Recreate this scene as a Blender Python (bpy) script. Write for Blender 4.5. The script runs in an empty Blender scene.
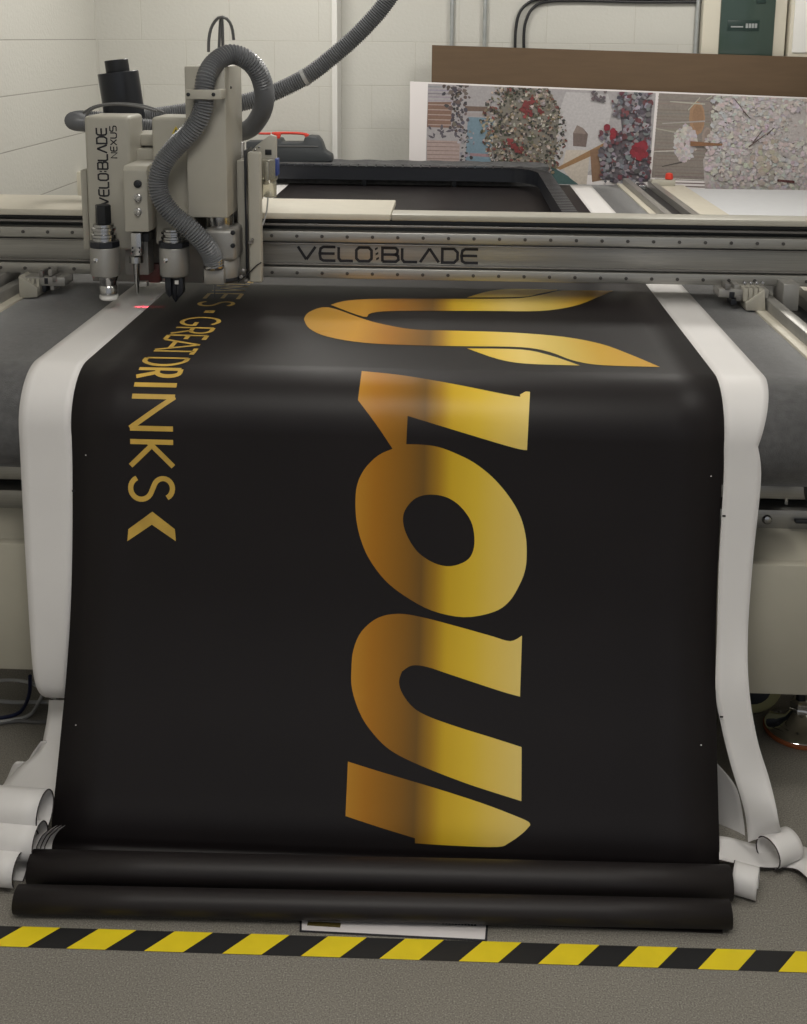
import bpy, bmesh, math, random
from mathutils import Vector, Matrix
from mathutils.geometry import delaunay_2d_cdt
random.seed(7)
S = bpy.context.scene
COL = S.collection
R = math.radians
# ------------------------------------------------------------------ camera
F = 1150.0; CX, CY = 403.5, 265.0
EYE = Vector((0, 0, 1.72))
ROT = Matrix.Rotation(R(2.5), 3, 'Z') @ Matrix.Rotation(R(90 - 11.2), 3, 'X') @ Matrix.Rotation(R(.5), 3, 'Z')
cam = bpy.data.cameras.new('camera'); co = bpy.data.objects.new('camera', cam); COL.objects.link(co)
co.location = EYE; co.rotation_euler = ROT.to_euler()
cam.sensor_fit = 'VERTICAL'; cam.sensor_height = 36; cam.lens = 36 * F / 1024
cam.shift_y = -(512 - CY) / 1024; cam.clip_start = .05; cam.clip_end = 60
S.camera = co

def ray(px, py): return ROT @ Vector(((px - CX) / F, -(py - CY) / F, -1))
def aty(px, py, y):            # point of the place seen at a pixel, at depth y
    d = ray(px, py); return EYE + d * (y / d.y)
def atz(px, py, z):
    d = ray(px, py); return EYE + d * ((z - EYE.z) / d.z)

# ------------------------------------------------------------------ materials
def mat(name, col, rough=.5, metal=0, noise=0, nscale=30, bump=0, bscale=200, spec=.5, emit=None, alpha=None, trans=0, coat=0, aniso=None):
    m = bpy.data.materials.new(name); m.use_nodes = True
    nt = m.node_tree; b = nt.nodes['Principled BSDF']
    b.inputs['Base Color'].default_value = (*col, 1); b.inputs['Roughness'].default_value = rough
    b.inputs['Metallic'].default_value = metal; b.inputs['Specular IOR Level'].default_value = spec
    b.inputs['Transmission Weight'].default_value = trans
    b.inputs['Coat Weight'].default_value = coat
    if emit: b.inputs['Emission Color'].default_value = (*emit[0], 1); b.inputs['Emission Strength'].default_value = emit[1]
    if alpha is not None: b.inputs['Alpha'].default_value = alpha
    tc = nt.nodes.new('ShaderNodeTexCoord')
    src = tc.outputs['Object']
    if aniso:
        mp = nt.nodes.new('ShaderNodeMapping'); mp.inputs['Scale'].default_value = aniso
        nt.links.new(src, mp.inputs[0]); src = mp.outputs[0]
    if noise:
        n = nt.nodes.new('ShaderNodeTexNoise'); n.inputs['Scale'].default_value = nscale; n.inputs['Detail'].default_value = 6
        nt.links.new(src, n.inputs['Vector'])
        mr = nt.nodes.new('ShaderNodeMapRange'); mr.inputs[1].default_value = .3; mr.inputs[2].default_value = .7
        mr.inputs[3].default_value = 1 - noise; mr.inputs[4].default_value = 1 + noise
        nt.links.new(n.outputs['Fac'], mr.inputs[0])
        hs = nt.nodes.new('ShaderNodeHueSaturation'); hs.inputs['Color'].default_value = (*col, 1)
        nt.links.new(mr.outputs[0], hs.inputs['Value']); nt.links.new(hs.outputs[0], b.inputs['Base Color'])
    if bump:
        n = nt.nodes.new('ShaderNodeTexNoise'); n.inputs['Scale'].default_value = bscale; n.inputs['Detail'].default_value = 3
        nt.links.new(src, n.inputs['Vector'])
        bp = nt.nodes.new('ShaderNodeBump'); bp.inputs['Strength'].default_value = bump; bp.inputs['Distance'].default_value = .002
        nt.links.new(n.outputs['Fac'], bp.inputs['Height']); nt.links.new(bp.outputs[0], b.inputs['Normal'])
    return m

M = {}
M['cream'] = mat('cream_paint', (.42, .40, .345), .42, noise=.04, nscale=12, bump=.05, bscale=500)
M['cabinet'] = mat('cabinet_paint', (.42, .395, .325), .45, noise=.04, nscale=8, bump=.05, bscale=500)
M['cream2'] = mat('warm_cream_paint', (.60, .56, .47), .5, noise=.03)
M['greypanel'] = mat('pale_grey_panel', (.60, .61, .63), .5, noise=.02)
M['alu'] = mat('brushed_aluminium', (.42, .41, .385), .38, metal=.75, noise=.12, nscale=60, aniso=(.15, 4, 14))
M['alud'] = mat('dark_aluminium', (.26, .25, .24), .4, metal=.7, noise=.15, nscale=60, aniso=(.15, 4, 10))
M['steel'] = mat('steel', (.5, .5, .5), .22, metal=1)
M['chrome'] = mat('chrome', (.75, .75, .75), .08, metal=1)
M['cast'] = mat('cast_grey', (.36, .35, .33), .4, metal=.5, noise=.06)
M['bolt'] = mat('dull_bolt', (.10, .095, .09), .35, metal=.6)
M['blackp'] = mat('black_plastic', (.012, .013, .016), .4)
M['blackm'] = mat('black_metal', (.02, .022, .028), .33, metal=.2)
M['slot'] = mat('black_slot', (.012, .014, .016), .3)
M['hose'] = mat('grey_ribbed_hose', (.15, .155, .165), .36, noise=.05, nscale=20)
M['cable'] = mat('grey_cable', (.12, .12, .12), .45)
M['cableb'] = mat('black_cable', (.015, .015, .017), .45)
M['cablew'] = mat('pale_cable', (.42, .42, .42), .5)
M['cablen'] = mat('navy_cable', (.01, .015, .06), .5)
M['belt'] = mat('grey_felt_belt', (.105, .104, .106), .75, noise=.16, nscale=55, bump=.5, bscale=350, spec=.3)
M['belt'].node_tree.nodes['Principled BSDF'].inputs['Sheen Weight'].default_value = .35
M['belt'].node_tree.nodes['Principled BSDF'].inputs['Sheen Roughness'].default_value = .35
M['banner'] = mat('black_printed_vinyl', (.0105, .0082, .0090), .50, noise=.1, nscale=5, bump=.02, bscale=30, spec=.30)
M['bannerback'] = mat('black_vinyl_fold', (.0130, .0100, .0105), .52, noise=.08, nscale=5, spec=.4)
M['white'] = mat('white_vinyl', (.72, .70, .69), .5, noise=.015, nscale=6, bump=.03, bscale=14)
M['edge'] = mat('dark_cut_edge', (.02, .012, .014), .6)
M['wall'] = None
M['trimw'] = mat('white_trim', (.74, .73, .70), .5)
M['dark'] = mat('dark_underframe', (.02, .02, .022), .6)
M['red'] = mat('red_plastic', (.62, .045, .025), .4)
M['toolcase'] = mat('charcoal_plastic', (.045, .05, .055), .5, bump=.2)
M['blue'] = mat('blue_plastic', (.02, .05, .25), .4)
M['clear'] = mat('clear_bowl', (.75, .72, .6), .12, trans=.75)
M['cardboard'] = mat('brown_cardboard', (.108, .068, .037), .8, noise=.07, nscale=5, aniso=(1, 1, 8))
M['galv'] = mat('galvanised_conduit', (.45, .47, .47), .4, metal=.6, noise=.1)
M['green'] = mat('smoked_green_door', (.045, .072, .060), .15, coat=.4)
M['greend'] = mat('dark_green_recess', (.015, .035, .03), .4)
M['ivory'] = mat('ivory_plastic', (.66, .62, .52), .45)
M['ink'] = mat('black_ink', (.015, .015, .02), .5)
M['inkp'] = mat('purple_ink', (.10, .06, .22), .5)
M['ylabel'] = mat('yellow_label', (.62, .47, .04), .5)
M['tapey'] = mat('yellow_tape', (.80, .62, .012), .5, noise=.05, nscale=20)
M['tapek'] = mat('black_tape', (.013, .013, .014), .45)
M['plate'] = mat('white_label_plate', (.72, .68, .68), .5)
M['gold_s'] = mat('gold_icon_ink', (.10, .075, .02), .5)
M['orange'] = mat('orange_rubber', (.36, .10, .03), .6)
M['palewheel'] = mat('pale_yellow_wheel', (.38, .36, .18), .5)
M['ceil'] = mat('ceiling_paint', (.7, .69, .66), .8)
M['whitepl'] = mat('white_plastic', (.8, .79, .76), .35)
M['redglass'] = mat('dull_red_plate', (.10, .03, .026), .4)
M['lampd'] = mat('lamp_diffuser', (.9, .9, .9), .5, emit=((1, .97, .90), 4.0))

def block_wall(bw=.46, mc=(.545, .53, .48), name='painted_blockwork'):
    m = bpy.data.materials.new(name); m.use_nodes = True
    nt = m.node_tree; b = nt.nodes['Principled BSDF']; b.inputs['Roughness'].default_value = .6
    tc = nt.nodes.new('ShaderNodeTexCoord'); sp = nt.nodes.new('ShaderNodeSeparateXYZ')
    nt.links.new(tc.outputs['Object'], sp.inputs[0])
    ad = nt.nodes.new('ShaderNodeMath'); ad.operation = 'ADD'
    nt.links.new(sp.outputs[0], ad.inputs[0]); nt.links.new(sp.outputs[1], ad.inputs[1])
    az = nt.nodes.new('ShaderNodeMath'); az.operation = 'ADD'; az.inputs[1].default_value = BLOCK0
    nt.links.new(sp.outputs[2], az.inputs[0])
    cb = nt.nodes.new('ShaderNodeCombineXYZ'); nt.links.new(ad.outputs[0], cb.inputs[0]); nt.links.new(az.outputs[0], cb.inputs[1])
    br = nt.nodes.new('ShaderNodeTexBrick'); br.inputs['Scale'].default_value = 1
    br.inputs['Color1'].default_value = (.60, .59, .545, 1); br.inputs['Color2'].default_value = (.59, .58, .535, 1)
    br.inputs['Mortar'].default_value = (*mc, 1)
    br.inputs['Brick Width'].default_value = bw; br.inputs['Row Height'].default_value = .23
    br.inputs['Mortar Size'].default_value = .0028; br.inputs['Mortar Smooth'].default_value = .5
    nt.links.new(cb.outputs[0], br.inputs['Vector']); nt.links.new(br.outputs['Color'], b.inputs['Base Color'])
    nz = nt.nodes.new('ShaderNodeTexNoise'); nz.inputs['Scale'].default_value = 60; nz.inputs['Detail'].default_value = 5
    nt.links.new(tc.outputs['Object'], nz.inputs['Vector'])
    mu = nt.nodes.new('ShaderNodeMath'); mu.operation = 'MULTIPLY_ADD'; mu.inputs[1].default_value = -.9
    nt.links.new(br.outputs['Fac'], mu.inputs[0])
    nm = nt.nodes.new('ShaderNodeMath'); nm.operation = 'MULTIPLY'; nm.inputs[1].default_value = .75
    nt.links.new(nz.outputs['Fac'], nm.inputs[0]); nt.links.new(nm.outputs[0], mu.inputs[2])
    bp = nt.nodes.new('ShaderNodeBump'); bp.inputs['Strength'].default_value = .35; bp.inputs['Distance'].default_value = .005
    nt.links.new(mu.outputs[0], bp.inputs['Height']); nt.links.new(bp.outputs[0], b.inputs['Normal'])
    return m
BLOCK0 = .23 * 8 - 1.735 + .04
M['wall'] = block_wall()
M['wall_l'] = block_wall(9.0, (.36, .34, .31), 'painted_blockwork_open_joints')

def floor_mat():
    m = bpy.data.materials.new('speckled_vinyl_floor'); m.use_nodes = True
    nt = m.node_tree; b = nt.nodes['Principled BSDF']; b.inputs['Roughness'].default_value = .55
    tc = nt.nodes.new('ShaderNodeTexCoord')
    def nz(s, d=2):
        n = nt.nodes.new('ShaderNodeTexNoise'); n.inputs['Scale'].default_value = s; n.inputs['Detail'].default_value = d
        nt.links.new(tc.outputs['Object'], n.inputs['Vector']); return n
    a = nz(330, 3)
    r = nt.nodes.new('ShaderNodeValToRGB')
    e = r.color_ramp.elements
    e[0].position = .30; e[0].color = (.115, .105, .090, 1); e[1].position = .70; e[1].color = (.36, .34, .30, 1)
    x = e.new(.47); x.color = (.205, .19, .165, 1); x = e.new(.58); x.color = (.235, .22, .19, 1)
    nt.links.new(a.outputs['Fac'], r.inputs[0]); 
    hs = nt.nodes.new('ShaderNodeHueSaturation'); nt.links.new(r.outputs[0], hs.inputs['Color'])
    c = nz(3, 4); mr = nt.nodes.new('ShaderNodeMapRange'); mr.inputs[3].default_value = .88; mr.inputs[4].default_value = 1.12
    nt.links.new(c.outputs['Fac'], mr.inputs[0]); nt.links.new(mr.outputs[0], hs.inputs['Value'])
    nt.links.new(hs.outputs[0], b.inputs['Base Color'])
    bp = nt.nodes.new('ShaderNodeBump'); bp.inputs['Strength'].default_value = .15; bp.inputs['Distance'].default_value = .001
    nt.links.new(a.outputs['Fac'], bp.inputs['Height']); nt.links.new(bp.outputs[0], b.inputs['Normal'])
    return m
M['floor'] = floor_mat()

def gold_mat():
    m = bpy.data.materials.new('gold_gradient_print'); m.use_nodes = True
    nt = m.node_tree; b = nt.nodes['Principled BSDF']; b.inputs['Roughness'].default_value = .42
    b.inputs['Specular IOR Level'].default_value = .25
    uv = nt.nodes.new('ShaderNodeUVMap'); uv.uv_map = 'UVMap'
    sp = nt.nodes.new('ShaderNodeSeparateXYZ'); nt.links.new(uv.outputs[0], sp.inputs[0])
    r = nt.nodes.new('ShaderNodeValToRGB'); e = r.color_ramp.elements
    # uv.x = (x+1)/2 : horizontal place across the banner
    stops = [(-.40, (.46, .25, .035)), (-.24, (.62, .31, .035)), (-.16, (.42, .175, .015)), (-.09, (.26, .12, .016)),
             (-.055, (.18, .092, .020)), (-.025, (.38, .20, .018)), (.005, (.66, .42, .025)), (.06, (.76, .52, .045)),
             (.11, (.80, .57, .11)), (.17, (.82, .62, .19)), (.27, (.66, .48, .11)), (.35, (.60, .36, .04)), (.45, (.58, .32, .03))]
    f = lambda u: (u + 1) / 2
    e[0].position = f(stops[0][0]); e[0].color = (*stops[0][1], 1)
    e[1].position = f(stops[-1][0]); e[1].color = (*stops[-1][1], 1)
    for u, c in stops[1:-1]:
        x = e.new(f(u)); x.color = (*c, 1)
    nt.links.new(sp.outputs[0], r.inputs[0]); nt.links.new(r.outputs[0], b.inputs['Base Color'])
    return m
M['gold'] = gold_mat()
M['gold2'] = mat('gold_print', (.56, .36, .07), .42, noise=.18, nscale=14, spec=.4)

def vcol_mat(name, rough=.55):
    m = bpy.data.materials.new(name); m.use_nodes = True
    nt = m.node_tree; b = nt.nodes['Principled BSDF']; b.inputs['Roughness'].default_value = rough
    a = nt.nodes.new('ShaderNodeAttribute'); a.attribute_name = 'Col'
    n = nt.nodes.new('ShaderNodeTexNoise'); n.inputs['Scale'].default_value = 90; n.inputs['Detail'].default_value = 4
    tc = nt.nodes.new('ShaderNodeTexCoord'); nt.links.new(tc.outputs['Object'], n.inputs['Vector'])
    mr = nt.nodes.new('ShaderNodeMapRange'); mr.inputs[1].default_value = .3; mr.inputs[2].default_value = .7; mr.inputs[3].default_value = .9; mr.inputs[4].default_value = 1.08
    nt.links.new(n.outputs['Fac'], mr.inputs[0])
    h = nt.nodes.new('ShaderNodeHueSaturation'); nt.links.new(a.outputs['Color'], h.inputs['Color']); nt.links.new(mr.outputs[0], h.inputs['Value'])
    nt.links.new(h.outputs[0], b.inputs['Base Color'])
    return m
M['print'] = vcol_mat('printed_picture_ink')

# ------------------------------------------------------------------ objects
def tag(o, label, cat, group=None, kind=None):
    if label: o['label'] = label
    if cat: o['category'] = cat
    if group: o['group'] = group
    if kind: o['kind'] = kind
    return o
def thing(name, label, cat, loc=(0, 0, 0), group=None):
    o = bpy.data.objects.new(name, None); COL.objects.link(o); o.location = loc; o.empty_display_size = .05
    return tag(o, label, cat, group)

class MB:
    def __init__(s): s.bm = bmesh.new()
    def add(s, tmp):
        me = bpy.data.meshes.new('t'); tmp.to_mesh(me); tmp.free(); s.bm.from_mesh(me); bpy.data.meshes.remove(me); return s
    def box(s, x0, x1, y0, y1, z0, z1, bev=.002, seg=2):
        t = bmesh.new(); bmesh.ops.create_cube(t, size=1)
        bmesh.ops.scale(t, vec=(abs(x1 - x0), abs(y1 - y0), abs(z1 - z0)), verts=t.verts)
        bmesh.ops.translate(t, vec=((x0 + x1) / 2, (y0 + y1) / 2, (z0 + z1) / 2), verts=t.verts)
        b = min(bev, .45 * min(abs(x1 - x0), abs(y1 - y0), abs(z1 - z0)))
        if b > 0: bmesh.ops.bevel(t, geom=list(t.edges), offset=b, segments=seg, affect='EDGES', profile=.5)
        return s.add(t)
    def pbox(s, x0, y0, x1, y1, Y, d, bev=.003, seg=2):   # box whose front face at depth Y spans two measured corners
        a = aty(x0, y0, Y); b = aty(x1, y1, Y)
        return s.box(a.x, b.x, Y, Y + d, b.z, a.z, bev, seg)
    def prism(s, pts, d, axis=(0, 1, 0), bev=0):
        t = bmesh.new(); vs = [t.verts.new(p) for p in pts]; f = t.faces.new(vs)
        r = bmesh.ops.extrude_face_region(t, geom=[f]); nv = [g for g in r['geom'] if isinstance(g, bmesh.types.BMVert)]
        bmesh.ops.translate(t, vec=Vector(axis) * d, verts=nv)
        bmesh.ops.recalc_face_normals(t, faces=t.faces)
        if bev: bmesh.ops.bevel(t, geom=list(t.edges), offset=bev, segments=2, affect='EDGES', profile=.5)
        return s.add(t)
    def lathe(s, prof, c=(0, 0, 0), n=28, rot=None):      # prof [(r,z)...] about local z
        t = bmesh.new(); rings = []
        for r, z in prof:
            rings.append([t.verts.new((r * math.cos(2 * math.pi * i / n), r * math.sin(2 * math.pi * i / n), z)) for i in range(n)])
        for a, b in zip(rings, rings[1:]):
            for i in range(n): t.faces.new((a[i], a[(i + 1) % n], b[(i + 1) % n], b[i]))
        t.faces.new(rings[0][::-1]); t.faces.new(rings[-1])
        bmesh.ops.recalc_face_normals(t, faces=t.faces)
        if rot: bmesh.ops.transform(t, matrix=rot.to_4x4(), verts=t.verts)
        bmesh.ops.translate(t, vec=c, verts=t.verts)
        return s.add(t)
    def tube(s, pts, r, n=10, ridge=0, pitch=.006, step=.012, smooth=True):
        P = [Vector(p) for p in pts]
        if smooth: P = catmull(P, 10)
        # arc-length resample
        st = pitch / 4 if ridge else step
        Q = resample(P, st)
        t = bmesh.new(); rings = []; up = None; acc = 0
        for i, p in enumerate(Q):
            d = (Q[min(i + 1, len(Q) - 1)] - Q[max(i - 1, 0)]).normalized()
            if up is None: up = d.orthogonal().normalized()
            up = (up - d * up.dot(d)).normalized(); sd = d.cross(up)
            rr = r
            if ridge: rr = r * (1 + ridge * (1 if i % 4 == 0 else (-1 if i % 4 == 2 else 0)))
            rings.append([t.verts.new(p + (up * math.cos(2 * math.pi * k / n) + sd * math.sin(2 * math.pi * k / n)) * rr) for k in range(n)])
        for a, b in zip(rings, rings[1:]):
            for i in range(n): t.faces.new((a[i], a[(i + 1) % n], b[(i + 1) % n], b[i]))
        t.faces.new(rings[0][::-1]); t.faces.new(rings[-1])
        bmesh.ops.recalc_face_normals(t, faces=t.faces)
        return s.add(t)
    def quads(s, rows):
        vs = [[s.bm.verts.new(p) for p in r] for r in rows]
        for a, b in zip(vs, vs[1:]):
            for i in range(len(a) - 1): s.bm.faces.new((a[i], a[i + 1], b[i + 1], b[i]))
        return s
    def build(s, name, m, parent=None, smooth=True, label=None, mats=None):
        me = bpy.data.meshes.new(name); s.bm.to_mesh(me); s.bm.free()
        o = bpy.data.objects.new(name, me); COL.objects.link(o)
        for x in (mats or [m]): me.materials.append(x)
        if smooth and len(me.polygons):
            me.polygons.foreach_set('use_smooth', [True] * len(me.polygons))
            try: me.set_sharp_from_angle(angle=R(38))
            except Exception: pass
        if parent:
            o.parent = parent
            q = Vector((0, 0, 0)); pp = parent
            while pp: q += pp.location; pp = pp.parent
            me.transform(Matrix.Translation(-q))
        if label: o['label'] = label
        return o

def catmull(P, k, closed=False):
    n = len(P); out = []
    if n < 3: return list(P)
    for i in range(n if closed else n - 1):
        if closed: a, b, c, d = P[i - 1], P[i], P[(i + 1) % n], P[(i + 2) % n]
        else: a, b, c, d = P[max(i - 1, 0)], P[i], P[i + 1], P[min(i + 2, n - 1)]
        for j in range(k):
            t = j / k
            out.append(.5 * ((2 * b) + (c - a) * t + (2 * a - 5 * b + 4 * c - d) * t * t + (3 * b - a - 3 * c + d) * t ** 3))
    if not closed: out.append(P[-1])
    return out
def resample(P, st):
    out = [P[0]]; rem = st
    for a, b in zip(P, P[1:]):
        L = (b - a).length; pos = 0
        while L - pos >= rem:
            pos += rem; out.append(a + (b - a) * (pos / L)); rem = st
        rem -= (L - pos)
    return out

def struct(o, label=None): o['kind'] = 'structure'; return o

# ------------------------------------------------------------------ the room
CEIL = 2.9
struct(MB().box(-1.95, 3.3, -1.2, 6.4, -.1, 0, 0).build('floor', M['floor'], smooth=False))
struct(MB().box(-1.95, 3.3, -1.2, 6.4, CEIL, CEIL + .1, 0).build('ceiling', M['ceil'], smooth=False))
struct(MB().box(-2.05, -1.87, -1.2, 6.4, 0, CEIL, 0).build('wall_left', M['wall_l'], smooth=False))
struct(MB().box(3.2, 3.3, -1.2, 6.4, 0, CEIL, 0).build('wall_right', M['wall'], smooth=False))
struct(MB().box(-.615, 3.2, 6.2, 6.4, 0, CEIL, 0).build('wall_back', M['wall'], smooth=False))
struct(MB().box(-1.87, -.615, 6.0, 6.4, 0, CEIL, 0).build('wall_back_pier', M['wall'], smooth=False))
struct(MB().box(-.640, -.612, 5.990, 6.2, 0, CEIL, .003).build('trim_1', M['trimw'], smooth=False))

# ------------------------------------------------------------------ banner profile (Y,Z) with arc length
T = .985                       # belt top
RC = (2.505, .860); RR = T - .860
def profile(off):
    p = []
    for i in range(24): p.append((5.86 + (2.56 - 5.86) * i / 23, T + off))
    for i in range(0, 46):
        a = R(90 + 2 * i)
        p.append((RC[0] + (RR + off) * math.cos(a), RC[1] + (RR + off) * math.sin(a)))
    return p
def hang(prof, pts):
    k = [Vector((prof[-1][0], prof[-1][1], 0))] + [Vector((a, b, 0)) for a, b in pts]
    return prof + [(v.x, v.y) for v in catmull(k, 14)[1:]]
BP = hang(profile(.003), [(2.370, .76), (2.354, .62), (2.326, .47), (2.284, .34), (2.232, .22), (2.188, .125), (2.163, .075), (2.150, .035), (2.145, .013), (2.125, .004), (2.085, .003)])
def arclen(pr):
    s = [0]
    for a, b in zip(pr, pr[1:]): s.append(s[-1] + math.hypot(b[0] - a[0], b[1] - a[1]))
    return s
BS = arclen(BP)
def bx(s): # point on profile at arc length + normal
    s = max(0, min(BS[-1] - 1e-6, s)); lo = 0
    for i in range(len(BS) - 1):
        if BS[i] <= s <= BS[i + 1]: lo = i; break
    t = (s - BS[lo]) / (BS[lo + 1] - BS[lo]); a, b = BP[lo], BP[lo + 1]
    dy, dz = b[0] - a[0], b[1] - a[1]; L = math.hypot(dy, dz)
    return a[0] + dy * t, a[1] + dz * t, (-(-dz) / L * 1 * -1 * -1, 0)
def surf(u, s, off=0):
    s = max(0, min(BS[-1] - 1e-6, s)); lo = len(BS) - 2
    for i in range(len(BS) - 1):
        if s <= BS[i + 1]: lo = i; break
    t = (s - BS[lo]) / (BS[lo + 1] - BS[lo]); a, b = BP[lo], BP[lo + 1]
    dy, dz = (b[0] - a[0]), (b[1] - a[1]); L = math.hypot(dy, dz)
    ny, nz = dz / L, -dy / L      # outward (up on the bed, forward on the drop)
    return Vector((u - .009 * max(0, min(1, (.8 - (a[1] + dz * t)) / .8)), a[0] + dy * t + ny * off, a[1] + dz * t + nz * off))
def inv(px, py):               # where a sight line meets the banner: (u, s)
    d = ray(px, py)
    best = None
    for i in range(len(BP) - 1):
        (y0, z0), (y1, z1) = BP[i], BP[i + 1]
        # EYE + d*t : y = d.y t ; z = 1.72 + d.z t
        # solve y0+k(y1-y0) = d.y t ; z0+k(z1-z0)=EYE.z+d.z t
        A = y1 - y0; B = -d.y; C_ = z1 - z0; D = -d.z
        det = A * D - B * C_
        if abs(det) < 1e-12: continue
        e, f = -y0, EYE.z - z0
        k = (e * D - B * f) / det; t = (A * f - C_ * e) / det
        if -1e-6 <= k <= 1 + 1e-6 and t > 0 and (best is None or t < best[0]):
            z = z0 + k * C_
            best = (t, d.x * t + .009 * max(0, min(1, (.8 - z) / .8)), BS[i] + k * (BS[i + 1] - BS[i]))
    return (best[1], best[2]) if best else None
UL, UR = -.832, .588

def sheet(u0, u1, pr_pts, name, m, parent, rim=None, thick=.0008, nu=14):
    mb = MB(); mb.quads([[Vector((u0 + (u1 - u0) * j / nu - .009 * max(0, min(1, (.8 - z) / .8)), y, z)) for j in range(nu + 1)] for y, z in pr_pts])
    o = mb.build(name, m, parent, mats=[m, rim or m])
    md = o.modifiers.new('s', 'SOLIDIFY'); md.thickness = thick; md.offset = 0; md.use_rim = True; md.material_offset_rim = 1
    return o

banner = thing('printed_banner', 'long black vinyl banner with large gold letters, hanging over the table front onto the floor', 'banner', (-.12, 2.2, 0))
sheet(UL, UR, BP, 'banner_sheet', M['banner'], banner)

def smooth_outline(pts, closed=True, corner=42, k=4):
    P = [Vector((x, y, 0)) for x, y in pts]; n = len(P); cr = []
    for i in range(n):
        a = (P[i] - P[i - 1]); b = (P[(i + 1) % n] - P[i])
        cr.append(a.length < 1e-6 or b.length < 1e-6 or math.degrees(a.angle(b)) > corner)
    out = []
    for i in range(n):
        a, b, c, d = P[i - 1], P[i], P[(i + 1) % n], P[(i + 2) % n]
        if cr[i]: a = b
        if cr[(i + 1) % n]: d = c
        for j in range(k):
            t = j / k
            v = .5 * ((2 * b) + (c - a) * t + (2 * a - 5 * b + 4 * c - d) * t * t + (3 * b - a - 3 * c + d) * t ** 3)
            out.append((v.x, v.y))
    return out
def inside(x, y, loops):
    r = False
    for L in loops:
        n = len(L)
        for i in range(n):
            x1, y1 = L[i]; x2, y2 = L[(i + 1) % n]
            if (y1 > y) != (y2 > y) and x < (x2 - x1) * (y - y1) / (y2 - y1) + x1: r = not r
    return r
def decal(loops, name, m, parent, off=.0013, grid=.018, label=None):
    """flat print: outlines in (u,s) filled and laid on the banner"""
    V, Ed = [], []
    for L in loops:
        b0 = len(V)
        for p in L: V.append(Vector(p))
        for i in range(len(L)): Ed.append((b0 + i, b0 + (i + 1) % len(L)))
    GS = .0075
    us = [v.x for v in V]; ss = [v.y for v in V]
    g = min(us)
    x = min(us) + grid / 2
    while x < max(us):
        y = min(ss) + grid / 2
        while y < max(ss):
            if inside(x, y, loops): V.append(Vector((x, y)))
            y += GS
        x += grid * 3
    r = delaunay_2d_cdt(V, Ed, [], 0, 1e-6)
    vs, fs = r[0], r[2]
    bm = bmesh.new(); bv = [bm.verts.new(surf(v.x, v.y, off)) for v in vs]
    uvl = bm.loops.layers.uv.new('UVMap')
    for f in fs:
        cx = sum(vs[i].x for i in f) / len(f); cy = sum(vs[i].y for i in f) / len(f)
        if not inside(cx, cy, loops): continue
        try: fc = bm.faces.new([bv[i] for i in f])
        except ValueError: continue
        for lp, i in zip(fc.loops, f): lp[uvl].uv = ((vs[i].x + 1) / 2, vs[i].y)
    for v in list(bm.verts):
        if not v.link_faces: bm.verts.remove(v)
    bmesh.ops.recalc_face_normals(bm, faces=bm.faces)
    mb = MB(); mb.bm.free(); mb.bm = bm
    return mb.build(name, m, parent, smooth=True, label=label)

def tr(pts, k=4, corner=42): # trace -> smoothed outline -> (u,s)
    out = []
    for p in smooth_outline(pts, k=k, corner=corner):
        q = inv(*p)
        if q: out.append(q)
    res = []
    for a, b in zip(out, out[1:] + out[:1]):
        m_ = max(1, int(abs(b[1] - a[1]) / .008)); res += [(a[0] + (b[0] - a[0]) * i / m_, a[1] + (b[1] - a[1]) * i / m_) for i in range(m_)]
    return res
L_O = [(361.8,371.5),(402.7,375.8),(454.5,384.5),(514.5,396.3),(520,394.9),(525.4,391.9),(530,392.2),(527,450),(514.5,447.8),(470.9,435),(407.6,415.9),(406.3,444),
       (422,444.5),(438,446.7),(454.5,452.7),(473.6,462.2),(492.7,477.2),(509,496.3),(520,515.4),(525.4,534.5),(526.7,551),(525.5,568),(520,583.6),(509,601.5),(493,612),(464,617),
       (432,610.5),(405,596),(385,580),(370,560),(362,542.7),(357,523.6),(355.5,504.5),(357,485.4),(364.5,469),(378,455.4),(392.6,448.6),(376,424),(358,400.3)]
O_H = [(403,518),(406.8,507),(416.3,497.7),(430,494.4),(446.3,497),(460,505.9),(470.9,520.9),(474.4,537.2),(473,551),(466.5,560.5),(450.7,566),(434,562.8),(417,551),(406,533)]
UU = [(522,635.4),(510.4,641),(492.7,636.2),(470.9,630),(449,624),(421.8,617),(398.6,613.6),(378,617.7),(361.8,631),(353.6,649),(351.5,668),(352.3,690),(361.8,717),(378,739),(394.5,752.7),
      (421.8,766),(462.7,782),(492.7,792),(521.3,801),(521.6,747),(492.7,737.7),(460,727.6),(430,717),(413.6,707.7),(402.7,694),(399,681.8),(402,671.4),(412,665.4),(427,666.8),(449,674),(476,683),(503.6,692),(520,696.5)]
LL = [(348,761.4),(381,771.8),(435.4,788),(481.8,803),(514.5,815.4),(528,821.4),(530.3,825),(522.7,833),(509,842.6),(497,846.7),(455,845.5),(415,843),(415,838),(381,827.6),(345.5,816)]
LB = [(328.2,307.7),(309.4,312.4),(303.8,319.4),(309.4,328.9),(328,337.3),(366,343.4),(417.7,345.8),(464.8,346.7),(521.3,347.7),(549.5,352.4),(573,360.9),(601,365.6),(660,367.5),(629.6,354.7),(601,344.4),(563.6,337.3),(511.9,333),(455.4,331.2),(413,329.8),(380,324),(361,318.5)]
UB = [(330.6,305.3),(347,301),(380,299.2),(441,299.2),(488,299.2),(521.3,298.4),(544.8,294.5),(563.7,291),(613,291.2),(596.6,298.2),(573,306.7),(540,311.4),(488,311.4),(394,311.4),(370.6,313.8),(363.6,317.2)]
LT = [(467,297.9),(488.3,291.7),(511.9,289.3),(558,290.2),(540,293.9),(521,297.3)]
LW = [(467,348.9),(521,350),(549.5,355.7),(580,366),(526,364.2),(497.7,359.5)]
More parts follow.
